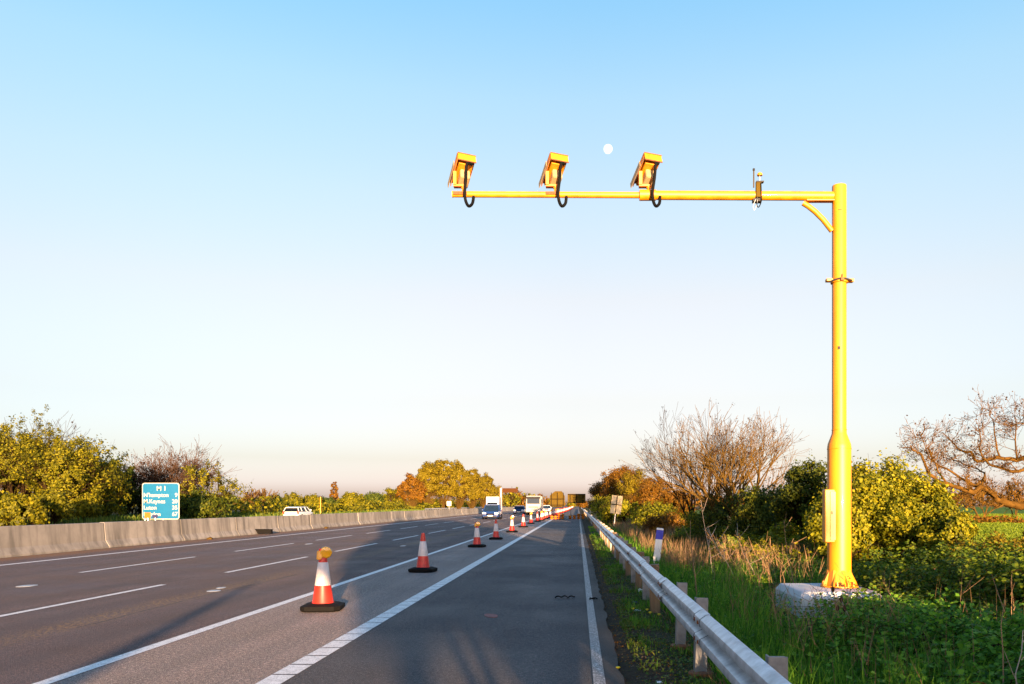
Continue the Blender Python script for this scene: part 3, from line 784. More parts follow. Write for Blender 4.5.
def temp_sign(px0, px1, py0, py1, z, arched, label):
    """temporary works sign seen from the back, on a trestle weighed down with sandbags"""
    a_, b_ = at(px0, py0, z), at(px1, py1, z); cx = (a_.x+b_.x)/2; w = b_.x-a_.x; h = a_.z-b_.z; zc = (a_.z+b_.z)/2
    e = empty('temporary_sign', (cx, z, 0)); tag(e, label, 'road sign', 'signs on trestles seen from behind')
    if arched: ol = [(-w/2, -h/2), (w/2, -h/2), (w/2, h*.18), (w*.3, h/2), (-w*.15, h/2), (-w/2, h*.22)]
    else: ol = [(-w/2, -h/2), (w/2, -h/2), (w/2, h/2), (-w/2, h/2)]
    pl = MB().prism([(p, q+zc) for p, q in ol], 'y', 0, .03).build('plate', M['sign_back'], e)
    mb = MB()
    for f in ((-.40, 0, .40) if arched else (-.36, 0, .36)): mb.box((w*f, -.03, zc-(.04*h if arched else 0)), (.075, .05, h*.9))
    for f in ((-.42, -.02) if arched else (-.46, .42)): mb.box((0, -.04, zc+f*h), (w*.95, .04, .085))
    mb.build('frame', M['sign_frame'], pl)
    mb = MB()
    for s in (-.32, .32):
        mb.tube([(w*s, .05, zc-h/2), (w*s, -.45, .03)], .03, 6); mb.tube([(w*s, .05, zc-h/2), (w*s, .55, .03)], .03, 6)
        mb.tube([(w*s, -.45, .035), (w*s, .55, .035)], .03, 6)
    mb.tube([(-w*.32, -.3, .45), (w*.32, -.3, .45)], .025, 6)
    mb.build('trestle', M['sign_frame'], e)
    rg_ = random.Random(px0)
    for i_ in range(4):
        for lv in range(2 if i_ in (0, 1) else 3):
            bag = bmesh.new(); bmesh.ops.create_icosphere(bag, subdivisions=2, radius=1)
            me = bpy.data.meshes.new('sandbag')
            for v in bag.verts: v.co.x *= .20; v.co.y *= .26; v.co.z *= .12; v.co += Vector((0, 0, 0))
            bag.to_mesh(me); bag.free(); me.materials.append(M['sandbag'])
            me.polygons.foreach_set('use_smooth', [True]*len(me.polygons))
            q = bpy.data.objects.new('sandbag', me); COL.objects.link(q)
            q.location = (cx+(-.36+.24*i_)*w*1.0, z-.42+rg_.uniform(-.05, .05), .12+.21*lv); q.rotation_euler = (0, 0, rg_.uniform(-.5, .5))
            tag(q, 'orange sandbag stacked on the feet of the '+('arched' if arched else 'wide oblong')+' trestle sign', 'sandbag', 'sandbags on the sign trestles')
temp_sign(549.8, 564.8, 491.2, 506.3, 91, True, 'golden-lit back of an arched trestle sign on the hard shoulder, left of the other')
temp_sign(567.6, 585.5, 493.8, 503.2, 93, False, 'back of a wide oblong trestle sign on the hard shoulder beside the crash barrier end')

# distant message sign on a pale post
zz = 185; a_ = at(501, 488, zz)
e = empty('message_sign', (a_.x, zz, 0)); tag(e, 'distant brown-backed overhead sign on a pale yellow post above the cars', 'gantry sign')
MB().box((0, 0, a_.z/2), (.42, .42, a_.z)).build('post', M['cream'], e)
MB().box((2.1, 0, a_.z-.55), (3.6, .35, 1.0)).build('panel', M['sign_brown'], e, bevel=.03)

# ------------------------------------------------------------------ vehicles
def wheel(par, x, y, r=.33, w=.22):
    t = MB(); n = 20
    prof_ = [(r*.62, -w/2), (r*.95, -w/2), (r, -w*.35), (r, w*.35), (r*.95, w/2), (r*.62, w/2)]
    t.lathe(prof_, n, cap=False)
    o = t.build('wheel', M['black_rubber'], par, smooth=True); o.location = (x, y, r); o.rotation_euler = (0, R(90), 0)
    mb = MB(); mb.lathe([(r*.62, -w*.3), (r*.62, w*.3)], n); 
    mb.build('rim', M['rim'], o)
def loft(mb, secs, mi=0, close=True):
    """secs: list of (list of (x,z)) at y"""
    n = len(secs[0][1]); vs = [(x, y, z) for y, s in secs for x, z in s]; fs = []
    for i in range(len(secs)-1):
        for k in range(n): fs.append((i*n+k, i*n+(k+1) % n, (i+1)*n+(k+1) % n, (i+1)*n+k))
    fs.append(tuple(range(n-1, -1, -1))); fs.append(tuple((len(secs)-1)*n+k for k in range(n)))
    return mb.raw(vs, fs, mi)
def make_car(name, label, paint_, w=1.85, l=4.5, h=1.65, suv=True, glass=None, tail=False, cat='car', hood_frac=.27):
    """front towards -Y"""
    e = empty(name); tag(e, label, cat); hw = w/2; gl = glass or M['glass_blue']; y0 = -l/2; bl = .92 if suv else .84
    def sec(wd, zb_, zt, r=.12):
        a = wd; return [(-a+.05, zb_), (a-.05, zb_), (a, zb_+.12), (a, zt-r), (a-r*.8, zt), (-a+r*.8, zt), (-a, zt-r), (-a, zb_+.12)]
    yh = y0+l*hood_frac
    mb = MB(); loft(mb, [(y0, sec(hw*.82, .30, .66)), (y0+.12, sec(hw*.93, .24, .78)), (y0+.5, sec(hw*.98, .20, .90 if suv else .80)), (yh, sec(hw, .20, bl+.06)),
                          (y0+l*.6, sec(hw, .20, bl+.06)), (y0+l-.35, sec(hw*.98, .22, bl+.06)), (y0+l-.06, sec(hw*.92, .28, bl)), (y0+l, sec(hw*.86, .34, bl-.12))])
    body = mb.build('body', paint_, e, smooth=True)
    def cab(wb, wt, zb_, zt): return [(-wb, zb_), (wb, zb_), (wt, zt), (-wt, zt)]
    z1 = bl+.04; ys = [(yh-.02, hw*.92, z1), (yh+.62, hw*.74, h-.05), (yh+1.0, hw*.74, h), (y0+l*.80, hw*.73, h-.02), (y0+l-(.28 if suv else .55), hw*.72, h-.10), (y0+l-.07, hw*.88, z1)]
    mb = MB()
    # glasshouse as a closed shell whose lower edge sits in the body
    secs = []
    secs.append((yh-.02, cab(hw*.92, hw*.90, z1-.05, z1)))
    secs.append((yh+.62, cab(hw*.955, hw*.74, z1-.05, h-.06)))
    secs.append((y0+l*.80, cab(hw*.955, hw*.73, z1-.05, h-.06)))
    secs.append((y0+l-(.28 if suv else .55), cab(hw*.93, hw*.71, z1-.05, h-.12)))
    secs.append((y0+l-.07, cab(hw*.90, hw*.86, z1-.05, z1)))
    loft(mb, secs); mb.build('window', gl, e)
    mb = MB(); loft(mb, [(yh+.52, cab(hw*.74, hw*.70, h-.10, h-.06)), (yh+.9, cab(hw*.76, hw*.70, h-.08, h)), (y0+l*.78, cab(hw*.76, hw*.70, h-.09, h)), (y0+l-(.22 if suv else .5), cab(hw*.73, hw*.66, h-.13, h-.08))])
    mb.build('roof', paint_, e, smooth=True)
    mb = MB()
    for s in (-1, 1):
        for (ya, xa_, za_, yb, xb, zb_) in ((yh-.02, hw*.925, z1, yh+.60, hw*.745, h-.06), (y0+l*.50, hw*.955, z1, y0+l*.52, hw*.745, h-.06), (y0+l*.80, hw*.955, z1, y0+l*.79, hw*.74, h-.06), (y0+l-.07, hw*.88, z1, y0+l-(.28 if suv else .55), hw*.72, h-.12)):
            mb.tube([(s*xa_, ya, za_), (s*xb, yb, zb_)], .045, 6)
    mb.build('pillar', paint_, e)
    for s in (-1, 1):
        MB().box((s*hw*.70, y0+.07, .70), (.40, .16, .17), Euler((0, 0, s*.18))).build('headlight', M['chrome'], e, bevel=.03)
        MB().box((s*(hw+.08), yh+.35, bl+.16), (.18, .14, .15)).build('mirror', paint_, e, bevel=.03)
        MB().box((s*hw*.82, y0+l-.03, .80), (.20, .10, .30)).build('tail_light', M['red_plastic'], e, bevel=.02)
        wheel(e, s*(hw-.10), y0+.85); wheel(e, s*(hw-.10), y0+l-.85)
    MB().box((0, y0+.03, .60), (w*.46, .06, .15)).build('grille', M['black_metal'], e)
    MB().box((0, y0-.01, .42), (.52, .03, .12)).build('number_plate', M['plate'], e)
    MB().box((0, y0+.02, .31), (w*.72, .12, .13)).build('bumper', M['black_metal'], e, bevel=.03)
    return e
def put(o, px, z, rz=0): o.location = ((px-CX)/F*z, z, .003); o.rotation_euler.z = rz
c1 = make_car('parked_car', 'x', M['car_blue'], 1.95, 4.6, 1.72, True); c1.name = 'car'
c1['label'] = 'blue sport utility car with white-lit headlamps driving towards us, nearest vehicle in the open lanes'
put(c1, 492.3, 93)
c2 = make_car('car', 'low blue car with pale roof between the first car and the white lorry', M['car_blue'], 1.9, 4.3, 1.50, False); put(c2, 519.6, 140)
c3 = make_car('car', 'silver car with blue windscreen just behind and right of the white lorry', M['car_silver'], 1.9, 4.4, 1.55, False); put(c3, 546.8, 172)
c4 = make_car('car', 'white people carrier with dark rear window on the far carriageway behind the concrete wall', M['car_white'], 1.86, 4.7, 1.46, True, glass=M['glass'], hood_frac=.2)
c4.rotation_euler.z = math.pi; c4.location = (-31.1, 89, .003)

def make_lorry():
    e = empty('lorry'); tag(e, 'white flat-fronted lorry with big dark windscreen coming towards us', 'lorry')
    w = 2.45
    cab = MB(); loft(cab, [(-3.6, [(-w/2+.1, .55), (w/2-.1, .55), (w/2-.05, 1.75), (w/2-.16, 2.95), (-w/2+.16, 2.95), (-w/2+.05, 1.75)]), (-3.42, [(-w/2, .45), (w/2, .45), (w/2, 1.75), (w/2-.08, 3.1), (-w/2+.08, 3.1), (-w/2, 1.75)]), (-1.7, [(-w/2, .45), (w/2, .45), (w/2, 1.75), (w/2-.08, 3.1), (-w/2+.08, 3.1), (-w/2, 1.75)])])
    cb = cab.build('cab', M['lorry_white'], e, bevel=.04)
    MB().box((0, -3.60, 2.22), (w*.82, .10, .85), Euler((R(-4), 0, 0))).build('windscreen', M['glass_blue'], cb, bevel=.03)
    MB().box((0, -3.75, 2.78), (w*.88, .28, .22), Euler((R(18), 0, 0))).build('sun_visor', M['black_metal'], cb)
    mb = MB()
    for zz_ in (1.22, 1.36): mb.box((0, -3.62, zz_), (w*.62, .06, .06))
    mb.build('grille', M['sign_frame'], cb)
    MB().box((0, -3.66, .72), (w*.98, .22, .36)).build('bumper', M['lorry_white'], cb, bevel=.04)
    MB().box((0, -3.79, .62), (.52, .02, .11)).build('number_plate', M['plate'], cb)
    for s in (-1, 1):
        MB().box((s*w*.38, -3.77, .76), (.34, .06, .17)).build('headlight', M['chrome'], cb, bevel=.02)
        MB().box((s*(w/2+.17), -3.5, 2.2), (.16, .12, .48)).tube([(s*w/2, -3.4, 2.4), (s*(w/2+.2), -3.5, 2.42)], .02, 6).build('mirror', M['black_metal'], cb, bevel=.02)
        MB().box((s*(w/2+.0), -2.6, 2.25), (.02, .95, .7)).build('side_window', M['glass'], cb)
        for yy in (-2.7, 1.9): wheel(e, s*(w/2-.15), yy, .50, .30)
    MB().box((0, 1.0, 1.95), (2.5, 5.2, 2.1)).build('load_body', M['lorry_white'], e, bevel=.03)
    MB().box((0, .5, .72), (.9, 6.2, .30)).build('chassis', M['black_metal'], e)
    return e
lo = make_lorry(); put(lo, 534.6, 130)
van = empty('van'); tag(van, 'boxy white van partly hidden behind the nearest blue car', 'van')
mb = MB(); mb.box((0, .8, 1.75), (2.15, 4.2, 2.5)); mb.build('load_body', M['car_white'], van, bevel=.05)
mb = MB(); loft(mb, [(-2.9, [(-.9, .4), (.9, .4), (.95, .9), (-.95, .9)]), (-2.1, [(-1, .35), (1, .35), (1, 1.3), (-1, 1.3)]), (-1.3, [(-1, .35), (1, .35), (.92, 2.1), (-.92, 2.1)])])
cb = mb.build('cab', M['car_white'], van); MB().box((0, -1.74, 1.72), (1.7, .05, .82), Euler((R(-45), 0, 0))).build('windscreen', M['glass'], cb)
for s in (-1, 1):
    MB().box((s*.75, -2.9, .75), (.3, .06, .18)).build('headlight', M['chrome'], cb)
    for yy in (-2.0, 1.9): wheel(van, s*.95, yy, .35, .22)
put(van, 493.3, 136)

# ------------------------------------------------------------------ vegetation
def rand_dirs(rg, n):
    v = rg.normal(size=(n, 3)); return v/np.linalg.norm(v, axis=1, keepdims=True)
def leaf_quads(rg, C, size, flat=0.0, elong=1.7, vary=.35, out=None):
    """pointed folded leaves at centres C"""
    n = len(C); d = rand_dirs(rg, n); nn = rand_dirs(rg, n)
    if out is not None: nn = nn*.75+out/(np.linalg.norm(out, axis=1, keepdims=True)+1e-6)
    if flat: nn[:, 2] += flat
    nn /= np.linalg.norm(nn, axis=1, keepdims=True)+1e-9
    side = np.cross(d, nn); side /= np.linalg.norm(side, axis=1, keepdims=True)+1e-9
    d = np.cross(nn, side); s = size*(1+rg.uniform(-vary, vary, (n, 1)))
    a = C-d*s*.5; b = C+side*s*.5/elong*1.3+nn*s*.06; c = C+d*s*.5; e = C-side*s*.5/elong*1.3+nn*s*.06
    V = np.stack([a, b, c, e], 1).reshape(-1, 3)
    Fc = np.arange(4*n).reshape(n, 4); return V, Fc

class Grow:
    def __init__(s, seed): s.rg = random.Random(seed); s.mb = MB(); s.tips = []; s.pts = []
    def branch(s, p, d, length, r, level, maxl, o):
        rg = s.rg; n = 5 if level < 2 else 4; P = [Vector(p)]; Rr = [r]; d = Vector(d).normalized()
        for i in range(n):
            w = Vector((rg.gauss(0, 1), rg.gauss(0, 1), rg.gauss(0, 1)))*o['wob']
            d = (d+w+Vector((0, 0, o['up']))).normalized()
            P.append(P[-1]+d*length/n); Rr.append(max(o['rmin'], r*(1-(i+1)/n*(1-o['tap']))))
        s.mb.tube(P, Rr, 7 if level == 0 else (5 if level == 1 else 3), cap=False)
        if level >= o.get('leaf_from', 2):
            for q in P[1:]: s.pts.append((q, level))
        if level < maxl:
            kids = o['kids'][min(level, len(o['kids'])-1)]
            for k in range(kids):
                t = rg.uniform(o['t0'], 1.0) if k else 1.0
                i = min(int(t*n), n-1); f = t*n-i; q = P[i].lerp(P[i+1], f)
                dd = (P[i+1]-P[i]).normalized()
                ax_ = dd.orthogonal().normalized(); ax_.rotate(Matrix.Rotation(rg.uniform(0, 6.283), 3, dd))
                ang = R(rg.uniform(*o['ang'])) if k else R(rg.uniform(5, 20))
                nd = dd.copy(); nd.rotate(Matrix.Rotation(ang, 3, ax_))
                s.branch(q, nd, length*rg.uniform(*o['lr']), Rr[min(i+1, n)]*rg.uniform(.6, .85), level+1, maxl, o)
DEF = dict(wob=.10, up=.06, rmin=.006, tap=.55, kids=[6, 5, 4, 3], t0=.35, ang=(25, 55), lr=(.55, .8), leaf_from=2)

def tree(name, label, loc, h, leaf, size, nleaf, seed, bark=None, stems=1, spread=.35, maxl=3, o=None, cat='tree', group=None, r0=None, scale=(1, 1, 1), lean=(0, 0), puff=.35, base=.28, flat=0., clump=26):
    oo = dict(DEF); oo.update(o or {}); G = Grow(seed); rg = G.rg
    r0 = r0 or h*.022
    for k in range(stems):
        a = 2*math.pi*k/max(stems, 1)+rg.uniform(-.4, .4)
        d = Vector((math.cos(a)*spread*(stems > 1)+lean[0], math.sin(a)*spread*(stems > 1)+lean[1], 1))
        G.branch((math.cos(a)*.1*(stems > 1), math.sin(a)*.1*(stems > 1), -.2), d, h*base*rg.uniform(.85, 1.1)*1.4, r0*(1 if stems == 1 else .7), 0, maxl, oo)
    zs_ = max(v[2] for v in G.mb.v); k_ = h/zs_
    e = empty(name, loc); tag(e, label, cat, group)
    Vv = np.array([tuple(v) for v in G.mb.v])*k_*np.array(scale); G.mb.v = [tuple(v) for v in Vv]
    G.mb.build('trunk', bark or M['bark'], e, fixn=False, smooth=True)
    if nleaf:
        nr = np.random.default_rng(seed); P = np.array([tuple(q) for q, l in G.pts])*k_*np.array(scale)
        nc = max(12, nleaf//clump); cc_ = P[nr.integers(0, len(P), nc)]+nr.normal(size=(nc, 3))*puff*.35
        rad = puff*nr.uniform(.25, .95, nc); ci = nr.integers(0, nc, nleaf)
        C = cc_[ci]+nr.normal(size=(nleaf, 3))*rad[ci][:, None]*np.array([.7, .7, .75])
        C = C[C[:, 2] > .15]; mid_ = np.array([0, 0, h*.45])
        V_, F_ = leaf_quads(nr, C, size, flat, out=C-mid_); np_mesh('crown', V_, F_, leaf, e)
    return e
def dome(name, label, loc, h, rx, ry, leaf, size, n, seed, lumps=46, group=None, cat='bush', bark=None, lift=0., br=1.):
    """dense shrub: leafy lumps over stems, denser at the skin, uneven outline with loose shoots"""
    nr = np.random.default_rng(seed); rg = random.Random(seed); e = empty(name, loc); tag(e, label, cat, group)
    d = rand_dirs(nr, lumps); d[:, 2] = np.abs(d[:, 2])*1.0-.15; d /= np.linalg.norm(d, axis=1, keepdims=True)
    ctr = np.array([0, 0, h*(.30+lift)]); R3 = np.array([rx*.78, ry*.78, h*.55]); lc = ctr+d*R3*nr.uniform(.72, 1.08, (lumps, 1)); lr = nr.uniform(.14, .30, lumps)*min(rx, h)*(46/lumps)**.35
    w = lr**2; li = nr.choice(lumps, n, p=w/w.sum()); dd = rand_dirs(nr, n); C = lc[li]+dd*(lr[li]*nr.random(n)**.45)[:, None]*np.array([1, 1, .85])
    sh = nr.random(n) < .14; C[sh] += dd[sh]*nr.uniform(0, .35, sh.sum())[:, None]*lr[li][sh][:, None]*2+np.array([0, 0, .05])
    ok = C[:, 2] > .02; C = C[ok]; V_, F_ = leaf_quads(nr, C, size, out=(dd[ok]+d[li][ok]))
    np_mesh('crown', V_, F_, leaf, e)
    mb = MB()
    for k in range(lumps):
        a = Vector((rg.gauss(0, .1), rg.gauss(0, .1), -.1)); b = Vector(lc[k]); m_ = a.lerp(b, .5)+Vector((rg.gauss(0, .08), rg.gauss(0, .08), rg.gauss(0, .08)))
        mb.tube([a, m_, b], [.022*br, .015*br, .006*br], 4, cap=False)
        for q in range(4):
            t = b+Vector(tuple(rand_dirs(nr, 1)[0]))*lr[k]*1.25; mb.tube([m_.lerp(b, .6), (m_+t)*.5+Vector((0, 0, .03)), t], [.008*br, .006*br, .003*br], 3, cap=False)
    mb.build('stem' if cat == 'bush' else 'trunk', bark or M['bark'], e, fixn=False); return e
def gz(x, y): return float(hfun(x, y))-.02
def D(px, top, z, wpx, **k):
    x = (px-CX)/F*z; g0 = gz(x, z); h = EYE-(top-CY)/F*z-g0
    return dome(loc=(x, z, g0), h=h/.98, rx=wpx/2/F*z, ry=wpx/2/F*z*.8, **k)
def T(px, top, z, **k):
    """tree standing at depth z whose top reaches row `top`"""
    x = (px-CX)/F*z; g0 = gz(x, z); h = EYE-(top-CY)/F*z-g0
    return tree(loc=(x, z, g0), h=h, **k)

# far left verge trees
T(-30, 405, 82, name='tree', label='leafy tree half outside the left edge of the photo', leaf=L['yellowgreen'], size=.19, nleaf=14000, seed=11, stems=4, spread=.35, puff=.42)
T(22, 405, 78, name='tree', label='tall loose yellow-green tree nearest the left edge', leaf=L['yellowgreen'], size=.18, nleaf=13000, seed=12, stems=4, spread=.32, puff=.38, o=dict(up=.10))
T(46, 408, 88, name='bare_tree', label='thin bare dark tree rising behind the yellow-green trees at far left', leaf=L['catkin'], size=.12, nleaf=900, seed=13, stems=3, spread=.35, bark=M['bark_dark'], puff=.2, o=dict(rmin=.016, kids=[8, 5, 4]))
T(62, 430, 66, name='tree', label='rounded golden-green tree right of the bare dark tree at far left', leaf=L['yellowgreen'], size=.18, nleaf=15000, seed=14, stems=5, spread=.4, puff=.40)
T(86, 446, 70, name='tree', label='lower golden-green tree stepping down towards the gap at left', leaf=L['yellowgreen'], size=.18, nleaf=12000, seed=15, stems=5, spread=.4, puff=.36)
T(108, 455, 84, name='tree', label='dark green bushy tree between the golden trees and the blue sign', leaf=L['green'], size=.26, nleaf=11000, seed=16, stems=5, spread=.38, puff=.45)
T(168, 434, 86, name='bare_tree', label='wide fan of bare reddish branches behind the blue sign', leaf=L['catkin'], size=.13, nleaf=6000, seed=17, stems=11, spread=.55, maxl=3, bark=M['bark_grey'], puff=.2, base=.42, o=dict(rmin=.017, wob=.07, up=.03, t0=.25, kids=[11, 7, 4], ang=(20, 46), lr=(.42, .68), tap=.35), scale=(1.25, 1, 1), clump=8)
T(208, 458, 86, name='tree', label='loose green-gold tree at the right end behind the blue sign', leaf=L['yellowgreen'], size=.20, nleaf=3600, seed=18, stems=3, spread=.45, puff=.42)
for k, (px, tp, z) in enumerate(((-8, 486, 50), (22, 492, 49), (50, 488, 58), (80, 489, 66), (98, 489, 74))):
    D(px, tp, z, 50, name='bush', label='low leafy bush behind the concrete wall, number from left '.replace(', number from left ', ' ')+['at the very left edge', 'under the tall yellow-green tree', 'under the rounded golden-green tree', 'under the lower golden-green tree', 'under the dark green bushy tree'][k],
      leaf=L['yellowgreen'], size=.20, n=5500, seed=30+k)
for k, (px, tp, z, lb) in enumerate(((132, 478, 90, 'left of the blue sign'), (200, 492, 80, 'right of the blue sign'), (180, 486, 84, 'just behind the blue sign'))):
    T(px, tp, z, name='bush', cat='bush', label='dark evergreen bush '+lb, leaf=L['dark'], size=.26, nleaf=6500, seed=40+k, stems=7, spread=.8, maxl=2, puff=.5, o=dict(leaf_from=1), scale=(1.4, 1.2, 1), bark=M['bark_dark'])

for k, (px, tp, z, wp, lb) in enumerate(((-6, 422, 80, 60, 'dense yellow-green tree crown cut by the left edge'), (30, 432, 84, 60, 'dense yellow-green tree under the tallest left tree'), (66, 438, 76, 56, 'dense golden-green tree behind the rounded one at left'), (92, 456, 78, 44, 'dense golden-green tree stepping down beside the dark green one'))):
    D(px, tp, z, wp, name='tree', label=lb, leaf=L['yellowgreen'], size=.17, n=20000, seed=240+k, lumps=90, cat='tree', br=2., lift=.08)
# small trees in the middle distance, left
mid = [(228, 492, 150, 'green', 'small green tree first right of the blue sign'), (257, 487, 150, 'catkin', 'small pinkish bare tree with rounded head'), (273, 494, 155, 'green', 'small green tree above the white car tail'),
       (292, 492, 165, 'yellowgreen', 'olive tree directly above the white car'), (311, 493, 170, 'yellowgreen', 'olive tree just right of the white car'), (326, 497, 175, 'green', 'low dark tree at the thin yellow post'),
       (351, 491, 180, 'yellowgreen', 'round green tree right of the slim brown tree'), (373, 490, 185, 'green', 'green tree second right of the slim brown tree'), (392, 486, 195, 'yellowgreen', 'bright green tree touching the rusty bush'),
       (243, 497, 170, 'yellowgreen', 'low olive bushy tree between the two small trees right of the blue sign')]
for k, (px, tp, z, lf, lb) in enumerate(mid):
    bare = lf == 'catkin'
    if not bare:
        D(px, tp, z, 24+(k*7) % 9, name='tree', label=lb, leaf=L[lf], size=.34, n=3600, seed=60+k, lumps=60, group='small trees along the far verge', cat='tree', br=2.5); continue
    T(px, tp, z, name='tree', label=lb, leaf=L[lf], size=.25, nleaf=900, seed=60+k, stems=3, spread=.5, maxl=3, puff=.3, o=dict(leaf_from=1, rmin=.03), bark=M['bark_gold'], group='small trees along the far verge', scale=(1.25, 1, 1))
D(334, 483, 190, 9, name='poplar_tree', label='slim upright brown tree above the concrete wall', leaf=L['rust'], size=.3, n=1500, seed=81, lumps=50, cat='tree', lift=.18)
gold = [(411, 474, 195, 'rust', 'rusty dark round bush left of the tall golden trees', 3600), (428, 461, 215, 'gold', 'leftmost tall golden tree behind the white square sign', 6000), (444, 456, 225, 'gold', 'tallest golden tree in the middle clump', 6500),
        (459, 460, 240, 'gold', 'golden tree just right of the tallest one', 6000), (472, 466, 255, 'gold', 'golden tree right of the middle of the golden clump', 5500), (484, 471, 270, 'gold', 'rightmost round golden tree above the first blue car', 5000), (495, 484, 290, 'gold', 'low golden tree sloping down at the right of the clump', 2500)]
for k, (px, tp, z, lf, lb, nl) in enumerate(gold):
    D(px, tp, z, (34, 36, 34, 30, 28, 26, 24)[k], name='tree', label=lb, leaf=L[lf], size=.42, n=nl*2, seed=90+k, lumps=110, bark=M['bark_gold'], group='golden trees in the middle distance', cat='tree', lift=.06, br=2.)
fr = [(507, 491, 330), (517, 491, 350), (527, 493, 360), (538, 496, 400), (549, 499, 420), (560, 501, 480), (571, 501, 520), (583, 500, 420)]
for k, (px, tp, z) in enumerate(fr):
    T(px, tp, z, name='tree', label=['distant brown-green tree right of the pale post', 'distant brown-green tree above the low blue car', 'distant tree left of the white lorry top', 'distant tree behind the white lorry', 'distant tree left of the arched sign back', 'distant tree between the two trestle signs', 'distant tree behind the oblong trestle sign', 'distant tree at the end of the crash barrier'][k],
      leaf=L['rust' if k % 2 else 'yellowgreen'], size=.9, nleaf=1400, seed=110+k, stems=4, spread=.5, maxl=2, puff=1.2, o=dict(leaf_from=1, rmin=.06), group='distant trees along the motorway', scale=(1.5, 1.2, 1))

# right verge: rusty thorn bushes, bare trees
rt = [(607, 468, 88, 'rust', 6500, 'dark rusty bush nearest the crash barrier end', 0), (622, 459, 80, 'rust', 6000, 'tall twiggy rusty-gold tree behind the cream sign back', 1), (636, 464, 74, 'gold', 4500, 'golden twiggy bush right of the cream sign back', 0),
      (655, 474, 60, 'rust', 5000, 'rusty bush left of the big bare tree', 0), (676, 486, 50, 'rust', 4500, 'low rusty bush at the left foot of the big bare tree', 1)]
for k, (px, tp, z, lf, nl, lb, b) in enumerate(rt):
    D(px, tp, z, (46, 50, 50, 50, 46)[k], name='thorn_bush', label=lb, leaf=L[lf], size=.13, n=nl*2, seed=130+k, lumps=90, bark=M['bark_gold'], group='thorn bushes on the right verge', br=1.6)
for k, (px, tp, z, lb) in enumerate(((612, 492, 78, 'green undergrowth bush behind the tiny cream sign'), (628, 496, 58, 'olive undergrowth bush below the golden twiggy bush'), (655, 500, 48, 'olive undergrowth bush below the rusty bushes'))):
    T(px, tp, z, name='bush', cat='bush', label=lb, leaf=L['hedge'], size=.13, nleaf=5000, seed=140+k, stems=8, spread=.8, maxl=2, puff=.3, o=dict(leaf_from=1), scale=(1.4, 1.2, 1))
BT = dict(rmin=.0065, wob=.07, up=.035, t0=.42, kids=[9, 6, 4], ang=(18, 42), lr=(.42, .66), tap=.38)
T(699, 399, 34, name='bare_tree', label='left of the two large bare trees, many brown stems fanning from its foot', leaf=L['catkin'], size=.05, nleaf=2600, seed=150, stems=7, spread=.44, maxl=3, bark=M['bark'], puff=.08, r0=.12, base=.44, o=BT, scale=(.92, .9, 1), clump=8)
T(737, 400, 29, name='bare_tree', label='right of the two large bare trees, golden forked trunk', leaf=L['catkin'], size=.045, nleaf=2200, seed=163, stems=4, spread=.42, maxl=3, bark=M['bark_gold'], puff=.08, r0=.15, base=.42, o=dict(BT, wob=.10, kids=[11, 7, 4], t0=.45, rmin=.0055), scale=(1.15, .9, 1), clump=8)
# hedge behind the pole
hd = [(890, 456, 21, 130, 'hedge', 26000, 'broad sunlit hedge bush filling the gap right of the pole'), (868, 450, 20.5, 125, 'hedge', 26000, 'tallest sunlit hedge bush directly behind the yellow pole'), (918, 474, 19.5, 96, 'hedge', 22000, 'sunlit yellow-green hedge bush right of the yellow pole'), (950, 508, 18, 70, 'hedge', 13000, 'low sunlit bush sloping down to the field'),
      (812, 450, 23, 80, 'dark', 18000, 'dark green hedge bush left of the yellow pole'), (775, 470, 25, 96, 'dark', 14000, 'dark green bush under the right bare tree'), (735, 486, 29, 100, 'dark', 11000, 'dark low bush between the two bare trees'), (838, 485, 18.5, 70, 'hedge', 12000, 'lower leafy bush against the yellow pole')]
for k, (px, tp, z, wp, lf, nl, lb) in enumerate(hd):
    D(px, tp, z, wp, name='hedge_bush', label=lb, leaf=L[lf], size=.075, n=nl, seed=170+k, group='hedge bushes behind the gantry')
for k, (px, tp, z, wp, lb) in enumerate(((1002, 527, 16, 66, 'small golden bush at the right edge before the field'), (964, 538, 16.5, 50, 'small golden bush left of the one at the right edge'), (1038, 526, 17, 60, 'golden bush cut by the right edge'))):
    D(px, tp, z, wp, name='golden_bush', label=lb, leaf=L['gold'], size=.055, n=6000, seed=190+k, bark=M['bark_gold'])

for k, (px, tp, z, wp, lf, lb) in enumerate(((668, 512, 40, 60, 'rust', 'low rusty scrub at the left foot of the bare trees'), (705, 508, 32, 56, 'hedge', 'low olive scrub below the left bare tree'), (752, 512, 26, 60, 'hedge', 'low olive scrub below the right bare tree'),
        (790, 520, 22, 60, 'hedge', 'low green scrub just left of the yellow pole'), (690, 528, 30, 44, 'bramble_old', 'low weedy bush in the dry grass behind the marker post'), (735, 540, 22, 50, 'bramble_old', 'low weedy bush between the marker post and the concrete block'))):
    D(px, tp, z, wp, name='scrub_bush', label=lb, leaf=L[lf], size=.085, n=7000, seed=260+k, bark=M['stalk'], br=.8)
